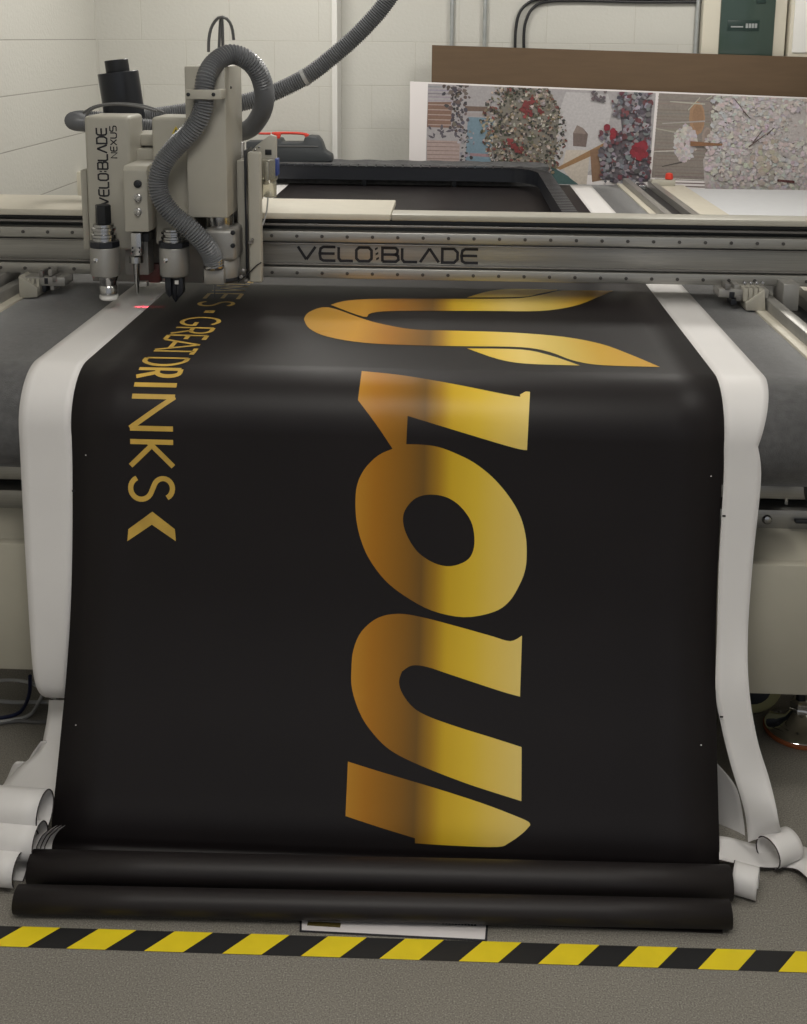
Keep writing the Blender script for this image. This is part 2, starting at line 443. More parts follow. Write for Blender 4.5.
LINE = [(389,277.6),(484,279.2),(484,281),(389,279.2)]
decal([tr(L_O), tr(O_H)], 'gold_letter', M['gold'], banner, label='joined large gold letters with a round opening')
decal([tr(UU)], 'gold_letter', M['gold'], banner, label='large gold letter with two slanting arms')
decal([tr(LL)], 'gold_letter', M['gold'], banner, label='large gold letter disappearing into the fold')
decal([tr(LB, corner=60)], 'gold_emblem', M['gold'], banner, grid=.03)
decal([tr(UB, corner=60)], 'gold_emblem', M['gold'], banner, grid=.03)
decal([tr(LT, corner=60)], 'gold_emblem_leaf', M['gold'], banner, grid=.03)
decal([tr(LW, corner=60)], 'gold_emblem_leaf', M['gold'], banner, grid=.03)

# ------------------------------------------------------------------ stroke lettering
def arc(cx, cy, rx, ry, a0, a1, n=12):
    return [(cx + rx * math.cos(R(a0 + (a1 - a0) * i / n)), cy + ry * math.sin(R(a0 + (a1 - a0) * i / n))) for i in range(n + 1)]
GL = { # unit cell, x right, y up
 'I': [[(.5, 0), (.5, 1)]],
 'N': [[(.06, 0), (.06, 1)], [(.06, 1), (.94, 0)], [(.94, 0), (.94, 1)]],
 'K': [[(.1, 0), (.1, 1)], [(.1, .42), (.95, 1)], [(.22, .5), (.95, 0)]],
 'S': [arc(.5, .76, .38, .22, 25, 180, 10) + arc(.5, .76, .38, .22, 190, 250, 4) + arc(.5, .25, .42, .25, 70, -60, 10) + arc(.5, .25, .42, .25, -70, -155, 7)],
 'D': [[(.08, 0), (.08, 1)], [(.08, 1), (.4, 1)] + arc(.4, .5, .54, .5, 90, -90, 14) + [(.08, 0)]],
 'R': [[(.1, 0), (.1, 1)], [(.1, 1), (.5, 1)] + arc(.5, .73, .36, .27, 90, -90, 10) + [(.1, .46)], [(.5, .46), (.95, 0)]],
 'T': [[(.5, 0), (.5, 1)], [(0, 1), (1, 1)]],
 'A': [[(0, 0), (.5, 1)], [(.5, 1), (1, 0)], [(.2, .33), (.8, .33)]],
 'E': [[(.1, 0), (.1, 1)], [(.1, 1), (.92, 1)], [(.1, .52), (.85, .52)], [(.1, 0), (.92, 0)]],
 'G': [arc(.52, .5, .46, .5, 48, 330, 24) + [(.93, .42), (.6, .42)]],
 'M': [[(.05, 0), (.12, 1)], [(.12, 1), (.5, .2)], [(.5, .2), (.88, 1)], [(.88, 1), (.95, 0)]],
 '.': [[(.2, .42), (.2, .58), (.8, .58), (.8, .42), (.2, .42)]],
 # extended techno face
 'v': [[(0, 1), (.45, .06)], [(.45, .06), (.95, 1)]],
 'e': [[(1, 1), (.25, 1), (.08, .88), (.02, .5), (.08, .12), (.25, 0), (1, 0)], [(.05, .52), (.95, .52)]],
 'l': [[(.02, 1), (.02, .2), (.15, 0), (1, 0)]],
 'o': [[(.2, 1), (.8, 1), (.97, .8), (.97, .2), (.8, 0), (.2, 0), (.03, .2), (.03, .8), (.2, 1)]],
 'b': [[(.03, 0), (.03, 1), (.8, 1), (.93, .85), (.9, .6), (.75, .52), (.1, .52)], [(.75, .52), (.95, .42), (.97, .15), (.82, 0), (.03, 0)]],
 'a': [[(0, 0), (.5, 1)], [(.5, 1), (1, 0)]],
 'd': [[(.03, 0), (.03, 1), (.75, 1), (.97, .75), (.97, .25), (.75, 0), (.03, 0)]],
 'n': [[(.03, 0), (.03, 1), (.97, 0), (.97, 1)]],
 'x': [[(0, 0), (1, 1)], [(0, 1), (1, 0)]],
 'u': [[(.03, 1), (.03, .2), (.2, 0), (.8, 0), (.97, .2), (.97, 1)]],
 's': [[(.95, 1), (.15, 1), (.03, .85), (.05, .6), (.2, .52), (.8, .5), (.97, .38), (.95, .12), (.82, 0), (.05, 0)]],
}
def strokes_mesh(mb, ch, fn, w, h, sw, sub=.02):
    """ribbons for each stroke of a glyph, cell w x h, stroke width sw; fn maps (x,y)->3D"""
    for st in GL[ch]:
        P = [Vector((x * w, y * h, 0)) for x, y in st]
        Q = []
        for a, b in zip(P, P[1:]):
            k = max(1, int((b - a).length / sub)); Q += [a + (b - a) * i / k for i in range(k)]
        Q.append(P[-1])
        cl = (P[0] - P[-1]).length < 1e-6
        rows = []
        for i, p in enumerate(Q):
            a = Q[i - 1] if i else (Q[-2] if cl else Q[0]); b = Q[i + 1] if i < len(Q) - 1 else (Q[1] if cl else Q[-1])
            d1 = (p - a); d2 = (b - p)
            if d1.length < 1e-9: d1 = d2
            if d2.length < 1e-9: d2 = d1
            d1.normalize(); d2.normalize(); d = (d1 + d2).normalized(); nn = Vector((-d.y, d.x, 0))
            c = max(.6, d.dot(d1)); e = nn * (sw / 2 / c)
            rows.append((fn((p + e).x, (p + e).y), fn((p - e).x, (p - e).y)))
        mb.quads(rows)

# small lettering running down the left of the banner
ub = inv(130.5, 412)[0]; ut = inv(173.5, 412)[0]
CAP = ut - ub
seq = [('T', 281.2, 283.2), ('I', 284, 285), ('M', 286, 291.2), ('E', 293.2, 299.6), ('S', 301.4, 306.6), ('.', 310.8, 313.2),
       ('G', 317.3, 326.3), ('R', 327.4, 334.3), ('E', 335.2, 340.2), ('A', 340, 350.2), ('T', 348.5, 354.6), ('D', 357.8, 366.2), ('R', 368.5, 377.5), ('I', 381.8, 388.3),
       ('N', 394.6, 430.6), ('K', 439, 467.5), ('S', 475, 501.5)]
xm = lambda y: 152 + (max(0, 380 - y)) * .85
for ch, y0, y1 in seq:
    s0 = inv(xm(y0), y0)[1]; s1 = inv(xm(y1), y1)[1]
    mb = MB(); w = s1 - s0
    strokes_mesh(mb, ch, lambda x, y, s0=s0: surf(ub + y, s0 + x, .0009), w, CAP, .0115, sub=.008)
    mb.build('gold_lettering', M['gold2'], banner, smooth=False)
AR = [(152.5, 511.5), (175, 529), (176, 541), (152, 524.5), (127.5, 541), (128.5, 529)]
decal([tr(AR, corner=10)], 'gold_arrow', M['gold2'], banner)
# printed registration dots
for px, py in ((86, 455), (76, 725), (711, 476), (701, 745)):
    u, s = inv(px, py); a = [(u + .0016 * math.cos(t * .7854), s + .0016 * math.sin(t * .7854)) for t in range(8)]
    decal([a], 'registration_dot', M['plate'], banner)

def roll(cy, cy1, cz, r, x0, x1, name, turns=2.2):
    rows = []
    n = int(40 * turns)
    for i in range(n + 1):
        a = R(250) + 2 * math.pi * turns * i / n; rr = r * (1 - .14 * i / n) - .0006
        rows.append([Vector((x0 + (x1 - x0) * j / 6, cy + (cy1 - cy) * j / 6 + rr * 1.05 * math.cos(a), cz + rr * math.sin(a))) for j in range(7)])
    o = MB().quads(rows).build(name, M['bannerback'], banner)
    md = o.modifiers.new('s', 'SOLIDIFY'); md.thickness = .0012; md.offset = 0
    return o
roll(2.048, 2.082, .036, .034, -.846, .586, 'upper_rolled_fold')
roll(1.966, 2.004, .0285, .0275, -.846, .568, 'lower_rolled_fold')
# lower edge of the vinyl lying flat under the front roll
MB().box(-.83, .552, 1.985, 2.03, .0005, .003, .0005).build('flat_edge', M['bannerback'], banner)

# ------------------------------------------------------------------ white offcut strips
def ribbon(rows, name, parent, m='white', nu=6, k=8, thick=.0011, label=None, rim='edge'):
    A = catmull([aty(*r[0]) for r in rows], k); B = catmull([aty(*r[1]) for r in rows], k)
    return rib3(A, B, name, parent, m, nu, thick, label, rim)
def rib3(A, B, name, parent, m='white', nu=6, thick=.0011, label=None, rim='edge'):
    o = MB().quads([[a + (b - a) * j / nu for j in range(nu + 1)] for a, b in zip(A, B)]).build(name, M[m], parent, mats=[M[m], M[rim]], label=label)
    md = o.modifiers.new('s', 'SOLIDIFY'); md.thickness = thick; md.offset = 0; md.material_offset_rim = 1
    return o
def edge_line(A, r, parent, n=5):
    return MB().tube(A, r, n=n, smooth=False, step=.01).build('dark_cut_edge', M['edge'], parent)

PR2 = profile(.0022)
def strip(u0, u1, tail, name, parent, tap=0):
    """tail rows: (px left, px right, py, Y) measured down the drop"""
    rows0 = [(Vector((u0, y, z)), Vector((u1 - tap * max(0, (T - z) / .125), y, z))) for y, z in PR2[:-1]]
    t = [(aty(a, yy, Y), aty(b, yy2, Y2)) for (a, yy, Y), (b, yy2, Y2) in tail]
    seed = rows0[-6::5]
    A = [r[0] for r in rows0[:-1]] + catmull([rows0[-1][0]] + [p[0] for p in t], 8)
    B = [r[1] for r in rows0[:-1]] + catmull([rows0[-1][1]] + [p[1] for p in t], 8)
    return rib3(A, B, name, parent)

offR = thing('vinyl_offcut', 'white vinyl offcut strip hanging right of the banner, its end curled on the floor', 'offcut', (.65, 2.3, 0))
strip(UR + .001, .697, [((723.5, 480, 2.372), (761, 480, 2.372)), ((719, 560, 2.352), (753, 560, 2.352)), ((717, 631, 2.322), (748, 631, 2.322)), ((715.5, 691, 2.285), (749, 687, 2.28)),
      ((721, 725, 2.265), (757, 738, 2.25)), ((731, 766, 2.235), (769, 778, 2.225)), ((743, 805, 2.21), (776, 806, 2.19)), ((747, 829, 2.205), (779, 822, 2.18)), ((748, 842, 2.20), (781, 831, 2.20))], 'strip', offR, tap=.037)
# sheet seen behind it, its shaded side
ribbon([((714, 762, 2.33), (716, 762, 2.33)), ((712, 790, 2.33), (736, 787, 2.31)), ((712, 820, 2.32), (744, 822, 2.29)), ((712, 846, 2.30), (746, 846, 2.26)), ((712, 856, 2.25), (752, 858, 2.23)), ((722, 866, 2.18), (764, 868, 2.19))], 'inner_turn', offR)
def curl(p0, p1, r, a0, a1, name, parent, flat=1.0, n=36, tilt=0, spiral=0):
    """open loop of strip with its axis from p0 to p1 (3D points on the axis)"""
    p0, p1 = Vector(p0), Vector(p1); ax = (p1 - p0).normalized()
    side = ax.cross(Vector((0, 0, 1))).normalized(); up = side.cross(ax).normalized()
    A, B = [], []
    for i in range(n + 1):
        t = i / n; a = R(a0 + (a1 - a0) * t); rr = r * (1 - spiral * t)
        off = side * rr * math.cos(a) + up * rr * flat * math.sin(a)
        A.append(p0 + off); B.append(p1 + off)
    o = rib3(A, B, name, parent)
    edge_line(A, .0014, o)
    return o
# curled loops at the right (axis measured on the floor side)
def fl(px, py, z): return atz(px, py, z)
c0 = fl(768, 853, .036); c1 = fl(791, 843, .036)
curl(c0, c1, .034, -60, 250, 'curled_loop', offR, flat=.95)
c0 = fl(733, 877, .030); c1 = fl(758, 884, .030)
curl(c0, c1, .031, -70, 235, 'curled_loop', offR, flat=1.0)
# tail running off to the right, and the flat bridge between the loops
def zrib(rows, name, parent):
    A = catmull([atz(*r[0]) for r in rows], 8); B = catmull([atz(*r[1]) for r in rows], 8)
    o = rib3(A, B, name, parent); edge_line(B, .0012, o); return o
zrib([((719, 836, .06), (719, 860, .045)), ((732, 838, .05), (736, 864, .03)), ((756, 844, .018), (764, 868, .012)), ((782, 842, .010), (784, 868, .010)), ((800, 846, .014), (797, 870, .016)), ((815, 850, .03), (808, 879, .02)), ((835, 858, .02), (822, 892, .012)), ((860, 874, .004), (840, 908, .004))], 'flat_tail', offR)

offL = thing('vinyl_offcut', 'white vinyl offcut strip hanging left of the banner above a pile of white folds', 'offcut', (-.9, 2.3, 0))
strip(-.950, UL - .001, [((21, 470, 2.372), (74, 470, 2.372)), ((24, 530, 2.358), (73, 530, 2.358)), ((28, 600, 2.335), (71.5, 600, 2.335)), ((31.5, 655, 2.32), (69, 655, 2.32)), ((34.5, 680, 2.318), (67.5, 683, 2.318)), ((39, 692, 2.325), (66.5, 694, 2.325)), ((46, 697, 2.345), (66, 698, 2.345)), ((52, 695, 2.38), (66, 695, 2.38))], 'strip', offL)
ribbon([((49, 700, 2.42), (72, 700, 2.40)), ((48, 712, 2.40), (72, 712, 2.38)), ((45, 730, 2.37), (71, 730, 2.34)), ((39, 750, 2.34), (70, 750, 2.31)), ((18, 768, 2.31), (68, 770, 2.28)), ((0, 788, 2.27), (64, 792, 2.24)), ((-14, 800, 2.25), (62, 806, 2.22))], 'back_fall', offL)
ribbon([((41, 741, 2.345), (46, 741, 2.345)), ((33, 752, 2.35), (50, 752, 2.35)), ((26, 762, 2.35), (50, 762, 2.35)), ((15, 762.5, 2.345), (48, 766, 2.345)), ((6, 780, 2.34), (50, 782, 2.34)), ((-6, 800, 2.33), (50, 800, 2.33))], 'back_fall', offL)
def fold(px0, px1, pyc, pyc0, z, r, rd, name='rounded_fold'):
    e = atz(px1, pyc, z); w = atz(px0, pyc0, z)
    return curl(e, w, r, -75, 215, name, offL, flat=1.0)
fold(-60, 45, 812, 803, .105, .044, 0)
fold(-60, 40, 842, 834, .065, .040, 0)
fold(-60, 20, 870, 862, .036, .035, 0)
for k in range(3):
    A = [atz(px - 3 + k * 4, py, z_) for px, py, z_ in ((39, 856, .03), (40, 846, .05), (45, 836, .075), (53, 829, .09))]
    B = [v + Vector((.012, .012, .001)) for v in A]
    edge_line(A, .0011, rib3(catmull(A, 5), catmull(B, 5), 'loose_edge', offL))

# small pile tags / registration marks on white strips
for (px, py, Y), par in (((73.5, 491, 2.362), offL), ((46, 820, 2.10), None), ((724, 516, 2.362), offR), ((721.5, 717, 2.262), offR)):
    if par:
        MB().pbox(px - 1.6, py - .9, px + 1.6, py + .9, Y - .001, .0008, 0).build('registration_mark', M['ink'], par)

# ------------------------------------------------------------------ cutting table
tab = thing('cutting_table', 'long flatbed conveyor cutting table with dark grey belt and cream panels', 'cutting table', (-.15, 2.6, 0))
XL, XR = -1.212, .835
bp = [(5.9, T), (2.505, T)]
prof = [(5.92 + (2.505 - 5.92) * i / 20, T) for i in range(20)] + [(RC[0] + RR * math.cos(R(90 + 6 * i)), RC[1] + RR * math.sin(R(90 + 6 * i))) for i in range(31)] + [(2.7, RC[1] - RR), (5.9, RC[1] - RR)]
mb = MB(); mb.quads([[Vector((XL + (XR - XL) * j / 10, y, z)) for j in range(11)] for y, z in prof])
o = mb.build('conveyor_belt', M['belt'], tab); md = o.modifiers.new('s', 'SOLIDIFY'); md.thickness = .003; md.offset = -1 ; md.offset = 1
rotx = Matrix.Rotation(R(90), 3, 'Y')
MB().lathe([(.03, 0), (.11, .002), (.118, .01), (.118, XR - XL - .01), (.11, XR - XL - .002), (.03, XR - XL)], (XL, RC[0], RC[1]), 40, rotx).build('front_roller', M['alud'], tab)
MB().box(XL + .01, XR - .01, 2.64, 5.9, .75, .972, .004).build('vacuum_bed', M['dark'], tab)
for sx, x0, x1 in ((1, XR, XR + .03), (-1, XL - .03, XL)):
    f = MB().box(x0, x1, 2.62, 5.93, .80, .992, .003).build('side_strip', M['cream2'], tab)
for x0, x1 in ((XR + .03, XR + .062), (XL - .062, XL - .03)):
    MB().box(x0, x1, 2.66, 5.93, .70, 1.020, .004).build('side_rail', M['cast'], tab)
for x0, x1 in ((.898, .995), (-1.37, -1.275)):
    MB().box(x0, x1, 2.70, 5.93, .9, .975, .002).build('rack_channel', M['slot'], tab)
for x0, x1 in ((.995, 1.03), (-1.405, -1.37)):
    MB().box(x0, x1, 2.70, 5.95, .70, 1.005, .003).build('outer_rail', M['alu'], tab)
MB().box(1.031, 1.175, 3.4, 5.92, .70, .990, .003).build('side_cover', M['cream2'], tab)
MB().box(.93, .97, 5.80, 5.9, .975, 1.0, .002).build('rail_stop', M['steel'], tab)
# emergency beacon at the back corner
bpt = aty(668, 184, 5.9)
MB().lathe([(.016, 0), (.02, .004), (.02, .018), (.017, .03), (.006, .034)], (bpt.x, 5.88, 1.022), 18).build('red_beacon', M['red'], tab)
MB().box(bpt.x - .09, bpt.x + .03, 5.86, 5.9, .99, 1.021, .003).build('beacon_bracket', M['cream'], tab)
# front end: cross members, tray and cream front panel
MB().box(-1.30, 1.30, 2.60, 2.66, .655, .689, .003).build('upper_crossbar', M['alu'], tab)
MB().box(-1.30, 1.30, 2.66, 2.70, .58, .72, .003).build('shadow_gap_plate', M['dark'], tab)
MB().box(-1.30, 1.30, 2.585, 2.65, .586, .634, .004).build('lower_crossbar', M['alu'], tab)
MB().prism([Vector((-1.30, 2.44, .566)), Vector((-1.30, 2.60, .590)), Vector((-1.30, 2.60, .57)), Vector((-1.30, 2.44, .55))], 2.6, (1, 0, 0)).build('sloping_tray', M['cabinet'], tab)
MB().box(-1.30, 1.30, 2.425, 2.455, .252, .572, .006).build('front_panel', M['cabinet'], tab)
MB().box(-1.30, 1.30, 2.455, 5.6, .262, .285, .004).build('cabinet_floor', M['cabinet'], tab)
MB().box(-1.295, -1.275, 2.455, 5.6, .285, .69, .004).build('cabinet_side', M['cabinet'], tab)
MB().box(1.275, 1.295, 2.455, 5.6, .285, .69, .004).build('cabinet_side', M['cabinet'], tab)
b = aty(767, 519.5, 2.585)
yrot = Matrix.Rotation(R(90), 3, 'X')
MB().lathe([(.002, 0), (.008, .001), (.011, .003), (.012, .006)], (b.x, 2.579, b.z), 16, Matrix.Rotation(R(-90), 3, 'X')).build('crossbar_bolt', M['steel'], tab)
b = aty(807, 496, 2.45)
MB().lathe([(.02, 0), (.05, .004), (.05, .03), (.03, .034)], (b.x + .018, 2.5, b.z), 24, rotx).build('roller_end', M['blackp'], tab)
b = aty(787, 504, 2.6)
MB().box(b.x - .004, b.x + .004, 2.605, 2.625, .64, .70, .001).build('support_pin', M['steel'], tab)
b = aty(800, 521, 2.58)
MB().box(b.x - .012, b.x + .03, 2.572, 2.59, b.z - .004, b.z + .004, .002).build('slot_handle', M['blackm'], tab)
# end cheek plates outside the belt
for x in (.99, -1.34):
    MB().box(x, x + .02, 2.45, 2.75, .58, .96, .004).build('end_cheek', M['dark'], tab)
# feet
def foot(x, y):
    f = MB().lathe([(.012, .06), (.012, .27)], (x, y, 0), 16).build('levelling_foot', M['blackm'], tab)
    MB().lathe([(.020, .055), (.026, .062), (.026, .085), (.018, .092)], (x, y, 0), 6).build('hex_nut', M['chrome'], f)
    MB().lathe([(.082, .010), (.083, .014), (.078, .020), (.055, .026), (.034, .038), (.022, .055), (.016, .062)], (x, y, 0), 40).build('chrome_base', M['chrome'], f)
    MB().lathe([(.078, .0005), (.085, .002), (.086, .009), (.080, .0105)], (x, y, 0), 40).build('orange_rubber_pad', M['orange'], f)
    return f
fp = atz(798, 731, .0)
foot(fp.x, fp.y); foot(-1.28, fp.y + .3); foot(fp.x, 5.3); foot(-1.28, 5.3)
wp = atz(750, 711, 0)
wy = Matrix.Rotation(R(90), 3, 'X')
wr = .075
w = MB().lathe([(.045, -.012), (.05, -.017), (wr - .006, -.018), (wr, -.012), (wr, .012), (wr - .006, .018), (.03, .018)], (wp.x, wp.y, wr + .001), 36, wy).build('castor_wheel', M['palewheel'], tab)
MB().lathe([(.040, -.016), (.044, -.020), (.044, .021)], (wp.x, wp.y, wr + .001), 24, wy).build('wheel_hub', M['blackm'], w)
for sx in (-.03, .022): MB().box(wp.x + sx, wp.x + sx + .008, wp.y - .028, wp.y - .022, .075, .262, .002).build('castor_fork', M['blackm'], w)
for x in (-1.2, 1.15):
    MB().box(x - .04, x + .04, 5.4, 5.48, .01, .7, .004).build('table_leg', M['dark'], tab)
# pale infeed table to the right, behind
inf = thing('side_table', 'pale grey flat side table beside the cutting table, in front of the picture boards', 'table', (1.8, 5.0, 0))
MB().box(1.18, 2.5, 3.5, 5.90, .945, .975, .004).build('table_top', M['greypanel'], inf)
for x in (1.345, 2.43):
    for y in (3.56, 5.82): MB().box(x - .025, x + .025, y - .025, y + .025, 0, .945, .003).build('leg', M['cream'], inf)

# ------------------------------------------------------------------ gantry
gan = thing('gantry_beam', 'brushed aluminium gantry beam with black maker lettering spanning the cutting table', 'gantry beam', (-.15, 3.25, 1.0))
GX0, GX1 = -1.55, 1.35
Z0, Z1 = 1.045, 1.212
MB().box(GX0, GX1, 3.215, 3.40, Z0 + .03, Z1 - .035, .003).build('web', M['alu'], gan)
r1 = MB().box(GX0, GX1, 3.19, 3.40, Z0, Z0 + .031, .003).build('lower_rail', M['alu'], gan)
r2 = MB().box(GX0, GX1, 3.19, 3.40, Z1 - .062, Z1 - .032, .003).build('upper_rail', M['alu'], gan)
MB().box(GX0, GX1, 3.196, 3.216, Z0 + .036, Z0 + .040, .001).build('groove_lip', M['alud'], gan)
MB().box(GX0, GX1, 3.196, 3.216, Z1 - .072, Z1 - .067, .001).build('groove_lip', M['alud'], gan)
MB().box(GX0, GX1, 3.225, 3.40, Z1 - .033, Z1 + .002, .001).build('black_slot', M['slot'], gan)
MB().box(GX0, GX1, 3.205, 3.226, Z1 - .020, Z1 - .013, .002).build('slot_bar', M['alud'], gan)
XS = aty(391, 210, 3.2).x
MB().box(XS + .001, GX1, 3.190, 3.280, Z1 + .002, Z1 + .020, .004).build('top_cover', M['cream'], gan)
mbc = MB().box(GX0, XS, 3.186, 3.475, Z1 + .002, Z1 + .021, .004)
mbc.build('top_cover', M['cream2'], gan)
nb = 34
for i in range(nb):
    x = -1.30 + i * .0715
    if x > 1.2: break
    for zz, rr in ((Z0 + .015, r1), (Z1 - .046, r2)):
        MB().lathe([(.0018, 0), (.0048, .0005), (.0052, .003)], (x, 3.1872, zz), 10, Matrix.Rotation(R(-90), 3, 'X')).build('rail_bolt', M['bolt'], rr)
# maker lettering on the web
def word(mb, text, widths, x0, x1, fn_y, zb, h, sw, Y, gap=.18, plane=None):
    tot = sum(widths) + gap * (len(text) - 1); k = (x1 - x0) / tot; x = x0
    for ch, w in zip(text, widths):
        if ch == '/':
            for q in range(3):
                z = zb + h * (.08 + .36 * q); xx = x + w * k * (.5 - .16 * (q - 1) * -1 * -1)
                mb.quads([[Vector((xx - .004, Y, z)), Vector((xx + .004, Y, z + h * .10))], [Vector((xx - .004, Y, z + h * .16)), Vector((xx + .004, Y, z + h * .26))]])
        else:
            strokes_mesh(mb, ch, lambda a, b_, x=x: Vector((x + a, Y, zb + b_)), w * k, h, sw, sub=.05)
        x += (w + gap) * k
a = aty(298, 262, 3.2135); b = aty(478, 262, 3.2135); tt = aty(388, 248.5, 3.2135)
mb = MB(); word(mb, 'velo/blade', [1.15, 1, .9, 1, .25, 1.05, .95, 1.15, 1, 1.05], a.x, b.x, None, (a.z + b.z) / 2 + .001, tt.z - a.z - .004, .0078, 3.2135)
mb.build('maker_lettering', M['ink'], gan, smooth=False)
# bearing blocks (feet) and end column
def foot_block(x0, x1, side):
    f = MB().box(x0, x1, 3.12, 3.2, 1.0, 1.047, .003).build('bearing_block', M['cream'], gan)
    for q in range(4):
        xx = x0 + (x1 - x0) * (.15 + .23 * q)
        MB().lathe([(.004, 0), (.004, .006)], (xx, 3.13, 1.0435), 10).build('block_bolt', M['steel'], f)
    return f
def ppoly(pts, Y, d, name, m, parent, bev=.0015):
    return MB().prism([aty(x, y, Y) for x, y in pts], d, (0, 1, 0), bev).build(name, m, parent)
ppoly([(18.4, 276), (37.5, 288), (37.2, 297.2), (19.4, 298.6)], 3.115, .07, 'foot_plate', M['cream'], gan)
bb = MB().box(-1.225, -1.095, 3.135, 3.21, 1.020, 1.046, .003).build('bearing_block', M['cast'], gan)
for q in range(4): MB().pbox(21 + q * 5, 279, 24.5 + q * 5, 289 + q, 3.125, .05, .001).build('block_rib', M['cream'], bb)
for q, (px, py) in enumerate(((41, 274), (46, 281), (50, 273), (54, 279), (44, 289), (52, 287))): MB().pbox(px - 2, py - 3, px + 2, py + 3.2, 3.13 + .004 * (q % 3), .05, .001).build('block_fitting', (M['alud'], M['blackm'], M['cast'])[q % 3], bb)
ppoly([(765, 290), (765.5, 311), (746, 310.6), (745.6, 303)], 3.115, .07, 'foot_plate', M['cream'], gan)
bb = MB().box(.735, .872, 3.135, 3.21, 1.022, 1.046, .003).build('bearing_block', M['cast'], gan)
for q in range(4): MB().pbox(744 + q * 5, 288.5, 747.5 + q * 5, 301.5 - 2.2 * q, 3.125, .05, .001).build('block_rib', M['cream'], bb)
for q in range(4):
    c = aty(746 + 6 * q, 284, 3.12); MB().lathe([(.003, -.004), (.005, -.003), (.005, .01)], (c.x, 3.13, c.z), 10, Matrix.Rotation(R(-90), 3, 'X')).build('block_bolt', M['steel'], bb)
for q, (px, py) in enumerate(((728, 287), (732, 295), (737, 288), (739, 298), (734, 302))): MB().pbox(px - 2.5, py - 3, px + 2.5, py + 3, 3.13 + .004 * (q % 3), .05, .001).build('block_fitting', (M['alud'], M['blackm'], M['cast'])[q % 3], bb)
MB().pbox(784, 284, 798, 311, 3.125, .10, .003).build('end_column', M['cast'], gan)
MB().box(-1.36, -1.285, 3.12, 3.3, 1.006, 1.046, .003).build('end_column', M['cast'], gan)

# ------------------------------------------------------------------ tool carriage
car = thing('tool_carriage', 'cream multi-tool cutting head carriage riding on the gantry beam', 'cutting head', (-.78, 3.1, 1.0))
MB().pbox(86, 140, 246, 284, 3.165, .022, .003).build('back_plate', M['cast'], car)
MB().pbox(80, 170, 90, 250, 3.12, .05, .003).build('side_cheek', M['cream'], car)
mb = MB().pbox(130, 134, 160, 146, 3.14, .14, .004); mb.pbox(130, 149, 160, 165, 3.10, .06, .004)
mb.build('top_bridge', M['cream'], car)
def holder(cx, ytop, ring, body0, body1, r, Y, kind):
    """cylindrical tool holder at measured axis pixel cx"""
    c = aty(cx, body1, Y); z = lambda py: aty(cx, py, Y - r).z
    g = MB().lathe([(r * .8, z(body1)), (r * .97, z(body1) + .004), (r, z(body1) + .008), (r, z(body0) - .004), (r * .97, z(body0))], (c.x, Y, 0), 32).build('tool_holder', M['cast'], car)
    MB().lathe([(r * .95, z(body0)), (r * 1.04, z(body0) + .002), (r * 1.04, z(ring) - .001), (r * .9, z(ring))], (c.x, Y, 0), 8).build('black_collar', M['blackm'], g)
    zr = z(ring); zt = z(ytop); n = 5
    pr = [(r * .80, zr)]
    for i in range(n):
        za = zr + (zt - zr) * i / n; zb = zr + (zt - zr) * (i + 1) / n; rr = r * (.80, .84, .72, .82, .70)[i]
        pr += [(rr, za + .001), (rr, zb - .001)]
    MB().lathe(pr, (c.x, Y, 0), 24).build('knurled_ring', M['steel'], g)
    MB().lathe([(.003, 0), (.0065, .0015), (.0075, .006)], (c.x - r * .35, Y - r - .002, z((body0 + body1) / 2) + .01), 14, Matrix.Rotation(R(-90), 3, 'X')).build('clamp_screw', M['chrome'], g)
    return g, c.x, z
# module 1: tall cover with lettering
m1 = MB().pbox(83.5, 116, 134, 250, 3.035, .135, .010, 4).build('module_cover', M['cream'], car, label='tall cream cover with upright maker lettering')
g, cx, z = holder(106, 226, 243, 249.5, 279, .0395, 2.992, 0)
MB().lathe([(.020, z(226)), (.021, z(225)), (.021, z(208) + .001), (.019, z(208) + .003)], (cx, 2.992, 0), 6).build('black_cap', M['blackp'], g)
MB().lathe([(.020, z(298)), (.024, z(296.5)), (.024, z(290)), (.021, z(288)), (.023, z(284)), (.026, z(281)), (.026, z(279) + .004)], (cx + .006, 2.992, 0), 24).build('lower_sleeve', M['steel'], g)
MB().lathe([(.021, z(302.5)), (.025, z(301)), (.025, z(298))], (cx + .006, 2.992, 0), 24).build('white_foot', M['whitepl'], g)
# rotated words
def vword(mb, text, widths, z0, z1, xr, xl, Y, sw, gap=.18):
    """reads upward; baseline at right x=xr, tops towards left x=xl"""
    tot = sum(widths) + gap * (len(text) - 1); k = (z1 - z0) / tot; zc = z0; h = xr - xl
    for ch, w in zip(text, widths):
        if ch == '/':
            for q in range(2):
                x = xr - h * (.15 + .45 * q); zz = zc + w * k * .5
                mb.quads([[Vector((x, Y, zz - .002)), Vector((x, Y, zz + .001))], [Vector((x - h * .25, Y, zz - .001)), Vector((x - h * .25, Y, zz + .002))]])
        else:
            strokes_mesh(mb, ch, lambda a_, b_, zc=zc: Vector((xr - b_, Y, zc + a_)), w * k, h, sw, sub=.05)
        zc += (w + gap) * k
YF = 3.0335
a = aty(99, 205, YF); b = aty(106.5, 128, YF)
mb = MB(); vword(mb, 'velo/blade', [1.1, 1, .9, 1, .25, 1.05, .95, 1.1, 1, 1.05], a.z, b.z, b.x - .001, a.x + .0015, YF, .0046)
mb.build('cover_lettering', M['ink'], m1, smooth=False)
a = aty(111, 158, YF); b = aty(116, 126, YF)
mb = MB(); vword(mb, 'nexus', [1, .9, 1, 1, 1], a.z, b.z, b.x, a.x, YF, .0030, gap=.25)
mb.build('cover_lettering', M['ink'], m1, smooth=False)
mb = MB().pbox(108.2, 125, 109, 144, YF - .0003, .0005, 0); mb.build('cover_underline', M['inkp'], m1)
